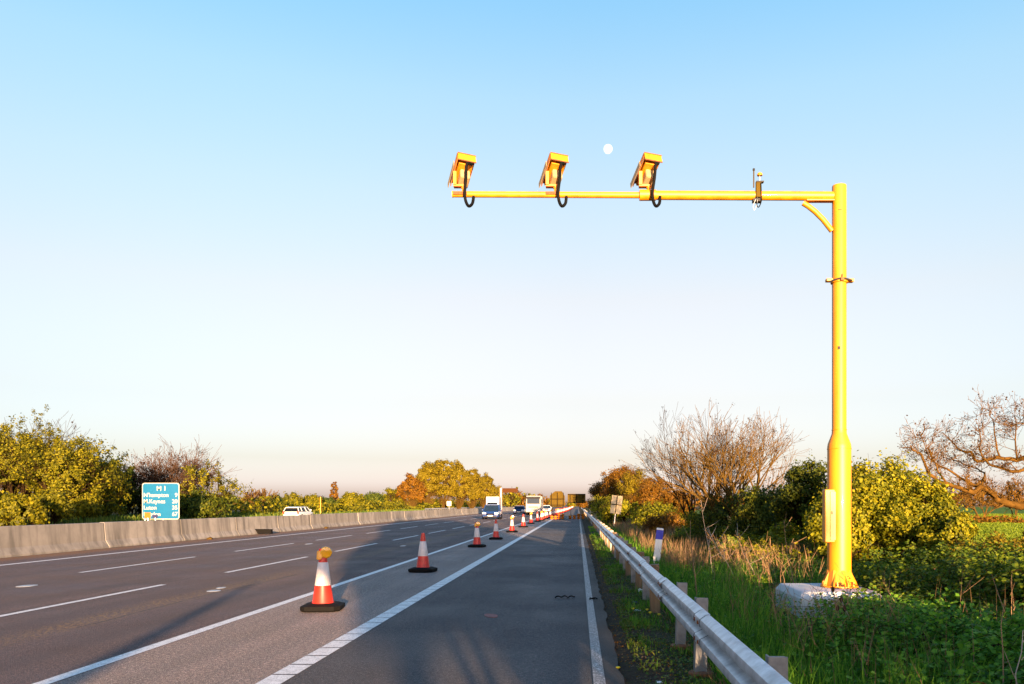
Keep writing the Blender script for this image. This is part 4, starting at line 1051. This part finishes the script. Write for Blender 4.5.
# the reaching oak on the right: hand-laid limbs, trunk just outside the frame
def oak():
    zc_ = 24.0
    def q(x, y, dz=0): return at(870+x/3.8, 380+y/3.8, zc_)+Vector((0, dz, 0))
    base_ = at(1082, 590, zc_); base_.z = gz(base_.x, zc_)
    e = empty('oak_tree', (base_.x, base_.y, base_.z)); tag(e, 'old bare oak reaching golden crooked limbs in from the right edge above the field', 'tree')
    G = Grow(5); O = dict(DEF); O.update(dict(wob=.20, up=.02, rmin=.0048, tap=.3, kids=[3, 7, 4], ang=(25, 60), lr=(.5, .75), t0=.3))
    off = -e.location
    Tt = at(1080, 480, zc_)
    limbs = [([base_, at(1084, 540, zc_), at(1078, 505, zc_), at(1082, 470, zc_), at(1075, 430, zc_)], .42, .22, 4),
             ([at(1078, 508, zc_), q(640, 480), q(585, 475, .2), q(520, 460, .3), q(470, 425, .2), q(420, 405, .0), q(380, 430, -.2), q(330, 412, -.3), q(280, 395, -.3), q(215, 378, -.5), q(190, 340, -.5), q(165, 290, -.6), q(135, 275, -.7), q(110, 255, -.8)], .20, .02, 26),
             ([at(1078, 480, zc_), q(640, 300), q(585, 300, .4), q(520, 290, .5), q(450, 302, .6), q(410, 272, .5), q(370, 262, .4), q(330, 230, .3), q(290, 195, .3)], .13, .015, 22),
             ([at(1078, 490, zc_), q(640, 330, -.4), q(585, 335, -.5), q(520, 350, -.6), q(450, 335, -.5), q(420, 310, -.4), q(400, 280, -.3), q(400, 215, -.3), q(405, 165, -.3)], .11, .012, 20),
             ([q(420, 405, 0), q(395, 395, .2), q(340, 350, .4), q(270, 310, .5), q(240, 260, .5), q(225, 190, .6)], .075, .012, 14),
             ([q(420, 405, 0), q(445, 370, .2), q(450, 345, .4), q(400, 310, .8), q(330, 270, .9)], .06, .012, 10),
             ([q(280, 395, -.3), q(255, 350, -.1), q(225, 270, 0), q(205, 215, 0)], .05, .01, 10),
             ([q(520, 290, .5), q(500, 200, .4), q(480, 130, .3), q(472, 110, .2)], .04, .008, 8),
             ([q(585, 300, .4), q(560, 190, .1), q(575, 150, 0)], .04, .01, 9),
             ([at(1075, 430, zc_), q(640, 150), q(600, 160), q(545, 170)], .07, .010, 8),
             ([at(1075, 430, zc_), at(1095, 400, zc_+.5), at(1110, 380, zc_+1)], .18, .03, 12)]
    for P, r_a, r_b, nb in limbs:
        P = [Vector(p)+off for p in P]; sp = []
        for i_ in range(len(P)-1):
            p0, p1, p2, p3 = P[max(i_-1, 0)], P[i_], P[i_+1], P[min(i_+2, len(P)-1)]
            for t in (0, .33, .66): sp.append(.5*((2*p1)+(-p0+p2)*t+(2*p0-5*p1+4*p2-p3)*t*t+(-p0+3*p1-3*p2+p3)*t**3)+Vector((G.rg.gauss(0, .02), G.rg.gauss(0, .02), G.rg.gauss(0, .02))))
        sp.append(P[-1]); n = len(sp); rr_ = [.78*(r_a+(r_b-r_a)*(i_/(n-1))**.7) for i_ in range(n)]
        G.mb.tube(sp, rr_, 9, cap=True)
        for k in range(nb):
            i_ = int(n*(.12+.86*(k+G.rg.random())/nb)); i_ = min(i_, n-2); d = (sp[i_+1]-sp[i_]).normalized()
            ax_ = d.orthogonal().normalized(); ax_.rotate(Matrix.Rotation(G.rg.uniform(0, 6.28), 3, d)); nd = d.copy(); nd.rotate(Matrix.Rotation(R(G.rg.uniform(30, 75)), 3, ax_)); nd.z = nd.z*.6+.18
            G.branch(sp[i_], nd, G.rg.uniform(.30, .62), max(.012, rr_[i_]*.3), 1, 3 if k % 2 else 2, O)
    G.mb.build('trunk', M['bark_oak'], e, fixn=False, smooth=True)
    nr = np.random.default_rng(8); P = np.array([tuple(p) for p, l in G.pts]); C = P[nr.integers(0, len(P), 1500)]+nr.normal(size=(1500, 3))*.06
    V_, F_ = leaf_quads(nr, C, .055); np_mesh('buds', V_, F_, L['catkin'], e)
oak()
# field trees and hedge in the distance on the right
T(981, 470, 95, name='field_tree', label='small round twiggy tree standing in the green field', leaf=L['rust'], size=.16, nleaf=1500, seed=200, stems=2, spread=.4, maxl=3, puff=.25, o=dict(rmin=.02), bark=M['bark_gold'], r0=.16)
T(949, 478, 120, name='field_tree', label='thin bare tree by the field hedge, left of the round twiggy one', leaf=L['rust'], size=.2, nleaf=900, seed=201, stems=2, spread=.35, maxl=3, puff=.3, o=dict(rmin=.025), bark=M['bark_gold'])
T(1015, 474, 130, name='field_tree', label='distant field tree behind the oak limb at the right edge', leaf=L['rust'], size=.24, nleaf=1600, seed=202, stems=3, spread=.4, maxl=3, puff=.5, o=dict(rmin=.025), bark=M['bark_gold'])
def hedge_row(name, label, x0, y0, x1, y1, h, w, n, size, lf, seed):
    nr = np.random.default_rng(seed); t = nr.random(n); x = x0+(x1-x0)*t; y = y0+(y1-y0)*t
    hh = h*(.65+.35*np.sin(t*43)*np.sin(t*17+1))
    z = hfun(x, y)+hh*nr.random(n)**.7; x = x+nr.normal(size=n)*w*.4; y = y+nr.normal(size=n)*w*.4
    V_, F_ = leaf_quads(nr, np.stack([x, y, z], 1), size); o = np_mesh(name, V_, F_, lf); return tag(o, label, 'hedge')
hedge_row('field_hedge', 'low brown hedge crossing the green field', 30, 82, 75, 92, 1.1, 1.6, 5000, .22, L['rust'], 1)
tag(hedge_row('distant_woodland', 'band of distant woodland along the right horizon', 20, 300, 420, 360, 7, 12, 9000, 1.3, L['rust'], 2), kind='stuff')
tag(hedge_row('distant_woodland', 'band of distant woodland along the left horizon', -420, 330, -45, 560, 8, 16, 14000, 1.5, L['yellowgreen'], 3), kind='stuff')
hedge_row('verge_hedge', 'low hedge behind the far carriageway right of the blue sign', -40, 95, -40, 330, 2.4, 2.5, 9000, .42, L['yellowgreen'], 4)

# grass as blades
def grass(name, label, lf, n, fn, hmin, hmax, w, seed, bend=.35, cat='grass'):
    nr = np.random.default_rng(seed); X, Y = fn(nr, n); kp = ~((X > 2.75) & (X < 4.7) & (Y > 10.2) & (Y < 13.6) & (nr.random(len(X)) < .93)); X, Y = X[kp], Y[kp]; Z = hfun(X, Y)-.01; n = len(X)
    a = nr.uniform(0, 2*np.pi, n); h = nr.uniform(hmin, hmax, n); ww = w*nr.uniform(.6, 1.3, n)*(1+Y*.03)
    b = nr.uniform(0, bend, n)*h; ba = nr.uniform(0, 2*np.pi, n)
    bx, by = np.cos(ba)*b, np.sin(ba)*b; sx_, sy_ = np.cos(a)*ww/2, np.sin(a)*ww/2
    p0 = np.stack([X-sx_, Y-sy_, Z], 1); p1 = np.stack([X+sx_, Y+sy_, Z], 1)
    p2 = np.stack([X+sx_*.8+bx*.35, Y+sy_*.8+by*.35, Z+h*.55], 1); p3 = np.stack([X-sx_*.8+bx*.35, Y-sy_*.8+by*.35, Z+h*.55], 1)
    p4 = np.stack([X+bx, Y+by, Z+h], 1)
    V_ = np.stack([p0, p1, p2, p3, p4], 1).reshape(-1, 3); k = np.arange(n)*5
    F_ = np.concatenate([np.stack([k, k+1, k+2], 1), np.stack([k, k+2, k+3], 1), np.stack([k+3, k+2, k+4], 1)])
    o = np_mesh(name, V_, F_, lf); tag(o, label, cat, kind='stuff'); return o
def fld(x0, x1, y0, y1, pw=1.6, dens=None):
    def f(nr, n):
        y = y0+(y1-y0)*nr.random(n)**pw; x = nr.uniform(x0, x1, n)
        s_ = np.sin(x*2.3+y*1.1)*np.sin(y*1.9-x*1.7)+np.sin(x*5+1)*np.sin(y*4.3)*.6
        kp = (s_+nr.normal(size=n)*.5) > (-.4 if dens is None else dens)
        return x[kp], y[kp]
    return f
grass('grass', 'lush green grass behind the crash barrier', L['grass'], 80000, fld(1.35, 6.5, 3, 26, 1.3, -.5), .10, .36, .012, 1, .7)
grass('tall_grass', 'taller green grass tufts below the brambles', L['grass'], 22000, fld(1.5, 4.5, 3.5, 18, 1.2, .5), .3, .6, .010, 2, .6)
def weeds(name, label, lf, n, x0, x1, y0, y1, size, seed, hz_=.05, pw=1.5):
    nr = np.random.default_rng(seed); y = y0+(y1-y0)*nr.random(n)**pw; x = nr.uniform(x0, x1, n)
    s_ = np.sin(x*5.3+y*2.1)*np.sin(y*3.1-x*2.7)+np.sin(x*9+1)*np.sin(y*6.3)*.6; kp = s_+nr.normal(size=n)*.6 > 0; x, y = x[kp], y[kp]
    C = np.stack([x, y, hfun(x, y)+nr.random(len(x))*hz_], 1); V_, F_ = leaf_quads(nr, C, size, flat=1.6, elong=1.3)
    tag(np_mesh(name, V_, F_, lf), label, 'weeds', kind='stuff')
weeds('ground_weeds', 'broad-leaved weeds and clover along the shoulder edge', L['weed'], 30000, .62, 1.7, 3, 40, .028, 21)
weeds('ground_weeds', 'leafy nettles and docks mixed in the grass', L['bramble'], 30000, 1.6, 7.5, 4, 22, .055, 22, .30, 1.2)
grass('verge_weeds', 'short weeds and moss between the hard shoulder and the crash barrier', L['weed'], 45000, fld(.6, 1.5, 3, 45, 1.7, .35), .015, .07, .012, 3, .8)
grass('verge_grass', 'short green tufts under the crash barrier', L['grass'], 26000, fld(.75, 1.5, 3, 60, 1.5, .7), .04, .16, .008, 4, .6)
grass('dry_grass', 'tall pale dry grass on the sunlit verge', L['dry'], 34000, fld(2.2, 9.0, 19, 70, 1.5, .1), .3, .75, .010, 5, .5)
grass('dry_grass', 'straw stalks scattered through the green grass', L['dry'], 2600, fld(2.0, 5.0, 6, 20, 1., .2), .3, .8, .006, 6, .5)
grass('dead_grass', 'matted short dead grass between the green blades', L['dry'], 30000, fld(1.25, 6.5, 3, 26, 1.3, .2), .06, .2, .010, 16, 1.6)
weeds('leaf_litter', 'brown dead leaves and crumbs on the verge dirt', L['rust'], 16000, .42, 1.7, 3, 40, .022, 23, .02)
grass('verge_grass', 'rough green grass on the sunlit right verge', L['grass'], 40000, fld(1.5, 10.0, 22, 90, 1.5, -.4), .15, .45, .014, 7)
grass('verge_grass', 'grass on the far verge beyond the motorway', L['weed'], 20000, fld(-46, -36.5, 45, 200, 1.2, -.5), .2, .6, .03, 8)

def fieldfn(nr, n):
    y = 34+110*nr.random(n)**1.3; x = y*nr.uniform(.38, .66, n); k = x > 15.5; return x[k], y[k]
grass('field_grass', 'bright green crop grass covering the field', L['field'], 90000, fieldfn, .12, .26, .035, 9)
# bramble thickets: arching canes carrying leaves in threes
def bramble(name, label, x0, x1, y0, y1, hfn, ncane, seed, lf, size=.055, per=26):
    nr = np.random.default_rng(seed); rg = random.Random(seed); G = MB(); C = []
    for k in range(ncane):
        x = rg.uniform(x0, x1); y = rg.uniform(y0, y1); g0 = gz(x, y); H = hfn(x, y)*rg.uniform(.45, 1.12); a = rg.uniform(0, 6.28); Ln = rg.uniform(.5, 1.2)
        P = []
        for t in np.linspace(0, 1, 7):
            P.append(Vector((x+math.cos(a)*Ln*t*t*.8+rg.gauss(0, .02), y+math.sin(a)*Ln*t*t*.8+rg.gauss(0, .02), g0+H*math.sin(min(1.0, t*1.25)*math.pi*.5)*(1-.25*max(0, t-.7)/.3))))
        G.tube(P, [.006-.0035*t for t in np.linspace(0, 1, 7)], 3, cap=False)
        for j_ in range(per):
            t = rg.uniform(.25, 1); i_ = min(int(t*6), 5); q = P[i_].lerp(P[i_+1], t*6-i_); c = np.array(q)+nr.normal(size=3)*.06; d = nr.normal(size=(3, 3))*.028
            C.extend([c+d[0], c+d[1], c+d[2]])
    e = empty(name, ((x0+x1)/2, (y0+y1)/2, 0)); tag(e, label, 'bramble'); off = np.array([(x0+x1)/2, (y0+y1)/2, 0])
    G.v = [tuple(np.array(v)-off) for v in G.v]; G.build('stem', M['bark'], e, fixn=False)
    V_, F_ = leaf_quads(nr, np.array(C)-off, size, flat=1.3, elong=1.45); np_mesh('foliage', V_, F_, lf, e)
bramble('bramble_bush', 'dark green bramble thicket filling the lower right corner', 3.1, 7.0, 5.2, 9.0, lambda x, y: (.44+.34*max(0,(x-3.6))/2.2+.12*math.sin(x*3+y*2))*(.52 if 6.1 < x+.2217*y < 7.9 else 1), 680, 1, L['bramble'])
bramble('bramble_bush', 'bramble thicket in front of the concrete block', 3.75, 5.4, 9.4, 11.7, lambda x, y: .28+.10*math.sin(x*4+y), 230, 2, L['bramble'])
bramble('bramble_bush', 'bramble and ivy right of the concrete block', 4.75, 9.0, 9.0, 14.5, lambda x, y: (.66+.20*math.sin(x*2.2+y*1.3))*(.5 if x+.2217*y < 7.9 and y < 12.8 else 1), 720, 3, L['bramble_old'], .06)
bramble('bramble_bush', 'low brambles behind the concrete block left of the pole', 3.4, 6.8, 14.2, 18.5, lambda x, y: .32+.10*math.sin(x*2+y), 260, 4, L['bramble_old'], .06)
bramble('bramble_bush', 'weedy green patch between the grass and the dark hedge', 4.0, 8.0, 18.5, 24, lambda x, y: .6+.15*math.sin(x*2+y), 260, 5, L['hedge'], .08)

# dead stalks
def stalk(px0, py0, px1, py1, z, label, mat='stalk', nb=5, r=.009, heads=0, seed=0):
    a_ = at(px0, py0, z); b_ = at(px1, py1, z+.3); g0 = gz(a_.x, a_.y); a_.z = min(a_.z, g0+.02) if a_.z < g0+.25 else a_.z
    a_.z = g0
    rg = random.Random(seed); G = Grow(seed); e = empty('dead_stalk', a_); tag(e, label, 'dead stalk', 'dead stalks on the right verge')
    P = [Vector((0, 0, 0)).lerp(b_-a_, t)+Vector((rg.gauss(0, .02), rg.gauss(0, .02), 0))*(t > 0) for t in (0, .2, .4, .6, .8, 1)]
    mb = MB(); mb.tube(P, [r*(1-.6*t) for t in (0, .2, .4, .6, .8, 1)], 5)
    for k in range(nb):
        t = rg.uniform(.3, .95); q = P[0].lerp(P[-1], t); d = Vector((rg.gauss(0, .5), rg.gauss(0, .5), rg.uniform(.4, 1))).normalized()*rg.uniform(.15, .45)
        mb.tube([q, q+d*.5+Vector((0, 0, -.01)), q+d], [r*.5, r*.4, r*.25], 4)
    mb.build('stem', M[mat], e, fixn=False)
    for k in range(heads):
        q = P[-1] if k == 0 else P[3]+Vector((rg.gauss(0, .12), rg.gauss(0, .1), rg.uniform(.05, .3)))
        MB().lathe([(.005, -.035), (.02, -.02), (.024, .005), (.017, .03), (.004, .042)], 10, tuple(q)).build('seed_head', M['bur'], e, smooth=True)
sts = [(697, 632, 690, 520, 13, 'tall pale dead stalk just right of the crash barrier middle', 'stalk', 3), (716, 600, 700, 500, 17, 'leaning dead stalk beneath the left bare tree', 'stalk_pale', 7), (742, 590, 706, 528, 16, 'branched bleached stalk leaning left before the hedge', 'stalk_pale', 8),
       (762, 600, 735, 530, 15, 'bleached stalk leaning towards the concrete block', 'stalk_pale', 6), (795, 600, 783, 520, 14.5, 'brown stalk behind the left corner of the concrete block', 'stalk', 5), (1003, 684, 1004, 598, 5.8, 'upright pale stalk at the lower right edge', 'stalk', 2),
       (1017, 690, 1022, 630, 5.6, 'bleached stalk leaning out of the lower right corner', 'stalk_pale', 3), (846, 660, 833, 590, 9.6, 'brown stalk with dark seed heads before the yellow base', 'stalk', 3), (858, 665, 841, 600, 9.3, 'second stalk with dark seed heads before the yellow base', 'stalk_pale', 2),
       (838, 640, 818, 590, 9.9, 'bent stalk in front of the concrete block top', 'stalk', 3), (868, 690, 864, 640, 7.0, 'short brown stalk among the nearer brambles', 'stalk', 4)]
for k, (a_, b_, c_, d_, z_, lb, mt, nb) in enumerate(sts):
    stalk(a_, b_, c_, d_, z_, lb, mt, nb, .007 if z_ < 12 else .010, heads=2 if 'seed heads' in lb else 0, seed=300+k)
# fine dead twigs as one mass
rg = random.Random(77); mb = MB()
for k in range(420):
    x = rg.uniform(2.2, 5.2); y = rg.uniform(8, 24); x += (y-8)*.12
    if x > 4.4 or (2.8 < x < 4.8 and 10.5 < y < 13.6): continue
    g0 = gz(x, y); h = rg.uniform(.4, 1.0); lx = rg.gauss(-.15, .25)*h
    P = [Vector((x, y, g0)), Vector((x+lx*.4, y, g0+h*.5)), Vector((x+lx, y+rg.gauss(0, .1), g0+h))]; mb.tube(P, [.0035, .003, .0015], 3, cap=False)
    for j_ in range(2):
        q = P[0].lerp(P[2], rg.uniform(.4, .9)); mb.tube([q, q+Vector((rg.gauss(0, .12), rg.gauss(0, .1), rg.uniform(.08, .3)))], [.003, .0015], 3, cap=False)
tag(mb.build('dry_stems', M['stalk'], fixn=False), 'fine dry stems standing through the grass', 'dry stems', kind='stuff')

# ------------------------------------------------------------------ litter and debris
def blob(name, loc, d, mat, label, cat, seed=0, rz=0.):
    bm = bmesh.new(); bmesh.ops.create_icosphere(bm, subdivisions=3, radius=1); rg = random.Random(seed)
    ph = [rg.uniform(0, 6) for _ in range(6)]
    for v in bm.verts:
        f = 1+.22*math.sin(v.co.x*4+ph[0])*math.sin(v.co.y*5+ph[1])+.15*math.sin(v.co.z*6+v.co.x*3+ph[2])
        v.co = Vector((v.co.x*d[0]*f, v.co.y*d[1]*f, max(-.2, v.co.z)*d[2]*f))
    me = bpy.data.meshes.new(name); bm.to_mesh(me); bm.free(); me.materials.append(mat)
    o = bpy.data.objects.new(name, me); COL.objects.link(o); o.location = loc; o.rotation_euler.z = rz; return tag(o, label, cat)
def gpt(px, py):
    z = F*EYE/(py-CY); return ((px-CX)/F*z, z)
def tyre_strip(px, py, l, w, hgt, label, rz, seed):
    x, y = gpt(px, py); mb = MB(); rg = random.Random(seed); n = 14; P = []
    for k in range(n+1): P.append((k/n*l-l/2, math.sin(k*.9+seed)*w*.3, abs(math.sin(k*.7))*hgt))
    vs = []
    for p in P:
        ww = w*rg.uniform(.5, 1)/2
        vs += [(p[0], p[1]-ww, p[2]+.004), (p[0], p[1]+ww, p[2]+.004), (p[0], p[1]+ww, p[2]+.024), (p[0], p[1]-ww, p[2]+.024)]
    fs = []
    for k in range(n):
        for j_ in range(4): fs.append((4*k+j_, 4*k+(j_+1) % 4, 4*k+4+(j_+1) % 4, 4*k+4+j_))
    fs += [(0, 1, 2, 3), (4*n+3, 4*n+2, 4*n+1, 4*n)]
    o = mb.raw(vs, fs).build('tyre_scrap', M['black_rubber'], loc=(x, y, .004)); o.rotation_euler.z = rz; return tag(o, label, 'tyre scrap')
tyre_strip(565, 598.5, .36, .07, .03, 'torn black tyre scrap lying on the hard shoulder near the worn edge line', .1, 2)
tyre_strip(593, 600, .14, .06, .02, 'small dark crumb of rubber right of the worn edge line', .4, 5)
e = MB().box((0, 0, .16), (1.05, .30, .26)).box((0, -.16, .28), (.9, .02, .05)).build('rubber_block', M['black_rubber'], loc=(-18.05, 45.8, 0), bevel=.04); tag(e, 'black rubber block fallen at the foot of the concrete barrier', 'debris')
x, y = gpt(240, 547); 
blob('rust_clump', (-17.9, 38.9, .02), (.12, .16, .08), M['bark_gold'], 'orange-brown clump of dead weed at the barrier foot under the sign', 'debris', 4)
blob('rust_clump', (-17.95, 57, .02), (.13, .2, .09), M['bark_gold'], 'far orange-brown clump at the barrier foot beyond the rubber block', 'debris', 6)
def litter(px, py, d, mat, label, cat, name, seed):
    x, y = gpt(px, py); return blob(name, (x, y, gz(x, y)+.025), d, mat, label, cat, seed, seed)
litter(640.5, 592, (.055, .05, .06), M['paper'], 'crumpled white paper under the crash barrier, farthest litter', 'litter', 'paper_litter', 1)
litter(636, 604, (.10, .06, .04), M['navy'], 'crushed dark blue and black bag under the crash barrier', 'litter', 'crushed_bag', 2)
litter(637, 611, (.06, .04, .015), M['paper'], 'flat white scrap next to the dark blue bag', 'litter', 'paper_litter', 3)
litter(629, 598, (.12, .02, .012), M['black_rubber'], 'thin black strap lying left of the white paper', 'litter', 'strap', 4)
litter(659, 683, (.035, .03, .012), M['paper'], 'small white scrap at the bottom edge on the dirt', 'litter', 'paper_litter', 5)
rg = random.Random(5)
for k, (px, py) in enumerate(((647, 613), (650, 616), (659, 618), (633, 612), (618, 668))):
    x, y = gpt(px, py); e = empty('dandelion', (x, y, gz(x, y))); tag(e, 'yellow dandelion '+['left flower of the close pair beside the white scrap', 'right flower of the close pair beside the white scrap', 'set apart to the right of the pair under the rail', 'next to the flat white scrap', 'alone near the bottom edge beside the shoulder'][k], 'dandelion', 'dandelions under the crash barrier')
    MB().lathe([(.004, .06), (.022, .075), (.024, .082), (.010, .088)], 12).build('flower', L['dandelion'], e)
    MB().tube([(0, 0, 0), (.003, 0, .065)], .003, 5).build('stem', L['grass'], e)
# stones on the dirt strip
nr = np.random.default_rng(3); mb = MB(); rgs = random.Random(12)
for k in range(900):
    x = rgs.uniform(.42, 1.35); y = 4+22*rgs.random()**1.6; s = rgs.uniform(.006, .022); z_ = gz(x, y)+.02
    vs = [(x+s*rgs.uniform(.7, 1.2)*a_, y+s*rgs.uniform(.7, 1.2)*b_, z_+s*.7*c_) for a_, b_, c_ in ((1, 0, 0), (0, 1, 0), (-1, 0, 0), (0, -1, 0), (0, 0, 1), (0, 0, -1))]
    mb.raw(vs, [(0, 1, 4), (1, 2, 4), (2, 3, 4), (3, 0, 4), (1, 0, 5), (2, 1, 5), (3, 2, 5), (0, 3, 5)])
M['grit'] = simple('grit', (.10, .075, .05), .9, var=.5, sc=30, world=True)
tag(mb.build('gravel', M['grit'], fixn=False), 'loose grit and small stones along the shoulder edge', 'gravel', kind='stuff')

# ------------------------------------------------------------------ moon
bm = bmesh.new(); bmesh.ops.create_icosphere(bm, subdivisions=5, radius=1); me = bpy.data.meshes.new('moon'); bm.to_mesh(me); bm.free()
me.polygons.foreach_set('use_smooth', [True]*len(me.polygons))
mm, n, b = newmat('moon'); c = ramp(n, noise(n, 1.6, 5, .6, objc(n)), [(.40, (.66, .74, .80)), (.58, (1, .98, .96))])
em = n.nodes.new('ShaderNodeEmission'); n.links.new(c, em.inputs[0]); em.inputs[1].default_value = .27
n.links.new(em.outputs[0], n.nodes['Material Output'].inputs[0]); me.materials.append(mm)
mo = bpy.data.objects.new('moon', me); COL.objects.link(mo); mo.location = at(608, 149, 4000); mo.scale = (23,)*3
tag(mo, 'pale nearly full moon in the blue sky above the camera arm', 'moon')

# ------------------------------------------------------------------ trees behind the camera whose shadows fall across the road
def caster(x, y, h, wd, lf, seed, label, base=3.3, n=9000, rtr=.22, size=.5):
    e = empty('verge_tree', (x, y, gz(x, y))); tag(e, label, 'tree', 'trees behind the viewpoint')
    G = Grow(seed); O = dict(DEF); O.update(dict(ang=(30, 60), rmin=.02))
    mb = MB(); P = [Vector((0, 0, -.2)), Vector((.1, 0, h*.3)), Vector((-.05, .1, h*.6)), Vector((0, 0, h*.95))]; mb.tube(P, [rtr, rtr*.8, rtr*.5, .04], 10)
    rg = G.rg
    for k in range(26):
        z = base*.85+(h*.92-base)*k/26; a = rg.uniform(0, 6.28); l_ = wd*rg.uniform(.5, .95)
        mb.tube([(0, 0, z), (math.cos(a)*l_*.5, math.sin(a)*l_*.5, z+.3), (math.cos(a)*l_, math.sin(a)*l_, z+.9)], [.06, .04, .02], 5)
    mb.build('trunk', M['bark'], e)
    nr = np.random.default_rng(seed); z = base+(h-base)*nr.random(n); f = (z-base)/(h-base)
    rad = wd*np.minimum(1, .55+f*3)*np.sqrt(np.clip(1-f**4, 0.03, 1)); rad = rad*np.sqrt(nr.random(n))*(.9+.2*np.sin(z*2.2+seed)); a = nr.uniform(0, 6.283, n)
    C = np.stack([np.cos(a)*rad, np.sin(a)*rad, z], 1); V_, F_ = leaf_quads(nr, C, size); np_mesh('crown', V_, F_, lf, e)
for k, (c_, y_, h_, w_) in enumerate(((0.05, -24, 9.4, 1.55), (2.3, -26, 9.6, 1.7), (4.4, -25, 9.5, 1.7), (1.2, -30, 9.95, 1.8), (3.6, -31, 10.0, 1.8), (5.2, -30, 9.95, 1.35))):
    x_ = c_-.2217*y_
    caster(x_, y_, h_, w_, L['green'], 400+k, 'leafy tree in the verge group behind the viewpoint, out of the photo', n=13000, base=(9.9+(k % 3)*.6-y_)*.0896, size=.42)
for k in range(5):   # low hedge behind, shading the brambles but not the pole
    y_ = -16-k*.6; c_ = 7.6+k*2.6; x_ = c_-.2217*y_
    tree('hedge_bush', 'low hedge bush on the verge behind the viewpoint', (x_, y_, gz(x_, y_)), 2.1, L['dark'], .25, 9000, 430+k, stems=8, spread=.8, maxl=2, puff=.45, o=dict(leaf_from=1), cat='bush', scale=(1.2, 1, 1), group='low hedge behind the viewpoint')
for k, (x_, y_, lx, lb) in enumerate(((1.75, -5.0, .35, 'leftmost leaning stem added behind the viewpoint to cast a shadow streak'), (2.25, -5.6, -.45, 'middle leaning stem added behind the viewpoint to cast a shadow streak'), (3.0, -5.2, .30, 'rightmost leaning stem added behind the viewpoint to cast a shadow streak'))):
    e = MB().tube([(0, 0, -.1), (lx*.5, 0, .9), (lx, 0, 1.6)], [.07, .06, .045], 8).build('shadow_stem', M['bark'], loc=(x_, y_, 0)); tag(e, lb, 'shadow_stem')  # unseen stems added to throw crisp streaks of shade on the near shoulder
e = MB().tube([(0, 0, -.2), (0, 0, 1.7), (0, 0, 3.4)], [.36, .27, .05], 10).build('shadow_post', M['bark'], loc=(-3.2+.2217*20, -20, 0)); tag(e, 'unseen tapering post on the verge behind the viewpoint, shaped to cast the narrow shadow', 'shadow post')  # unseen post, its taper shaped to cast the narrow shadow over the lanes
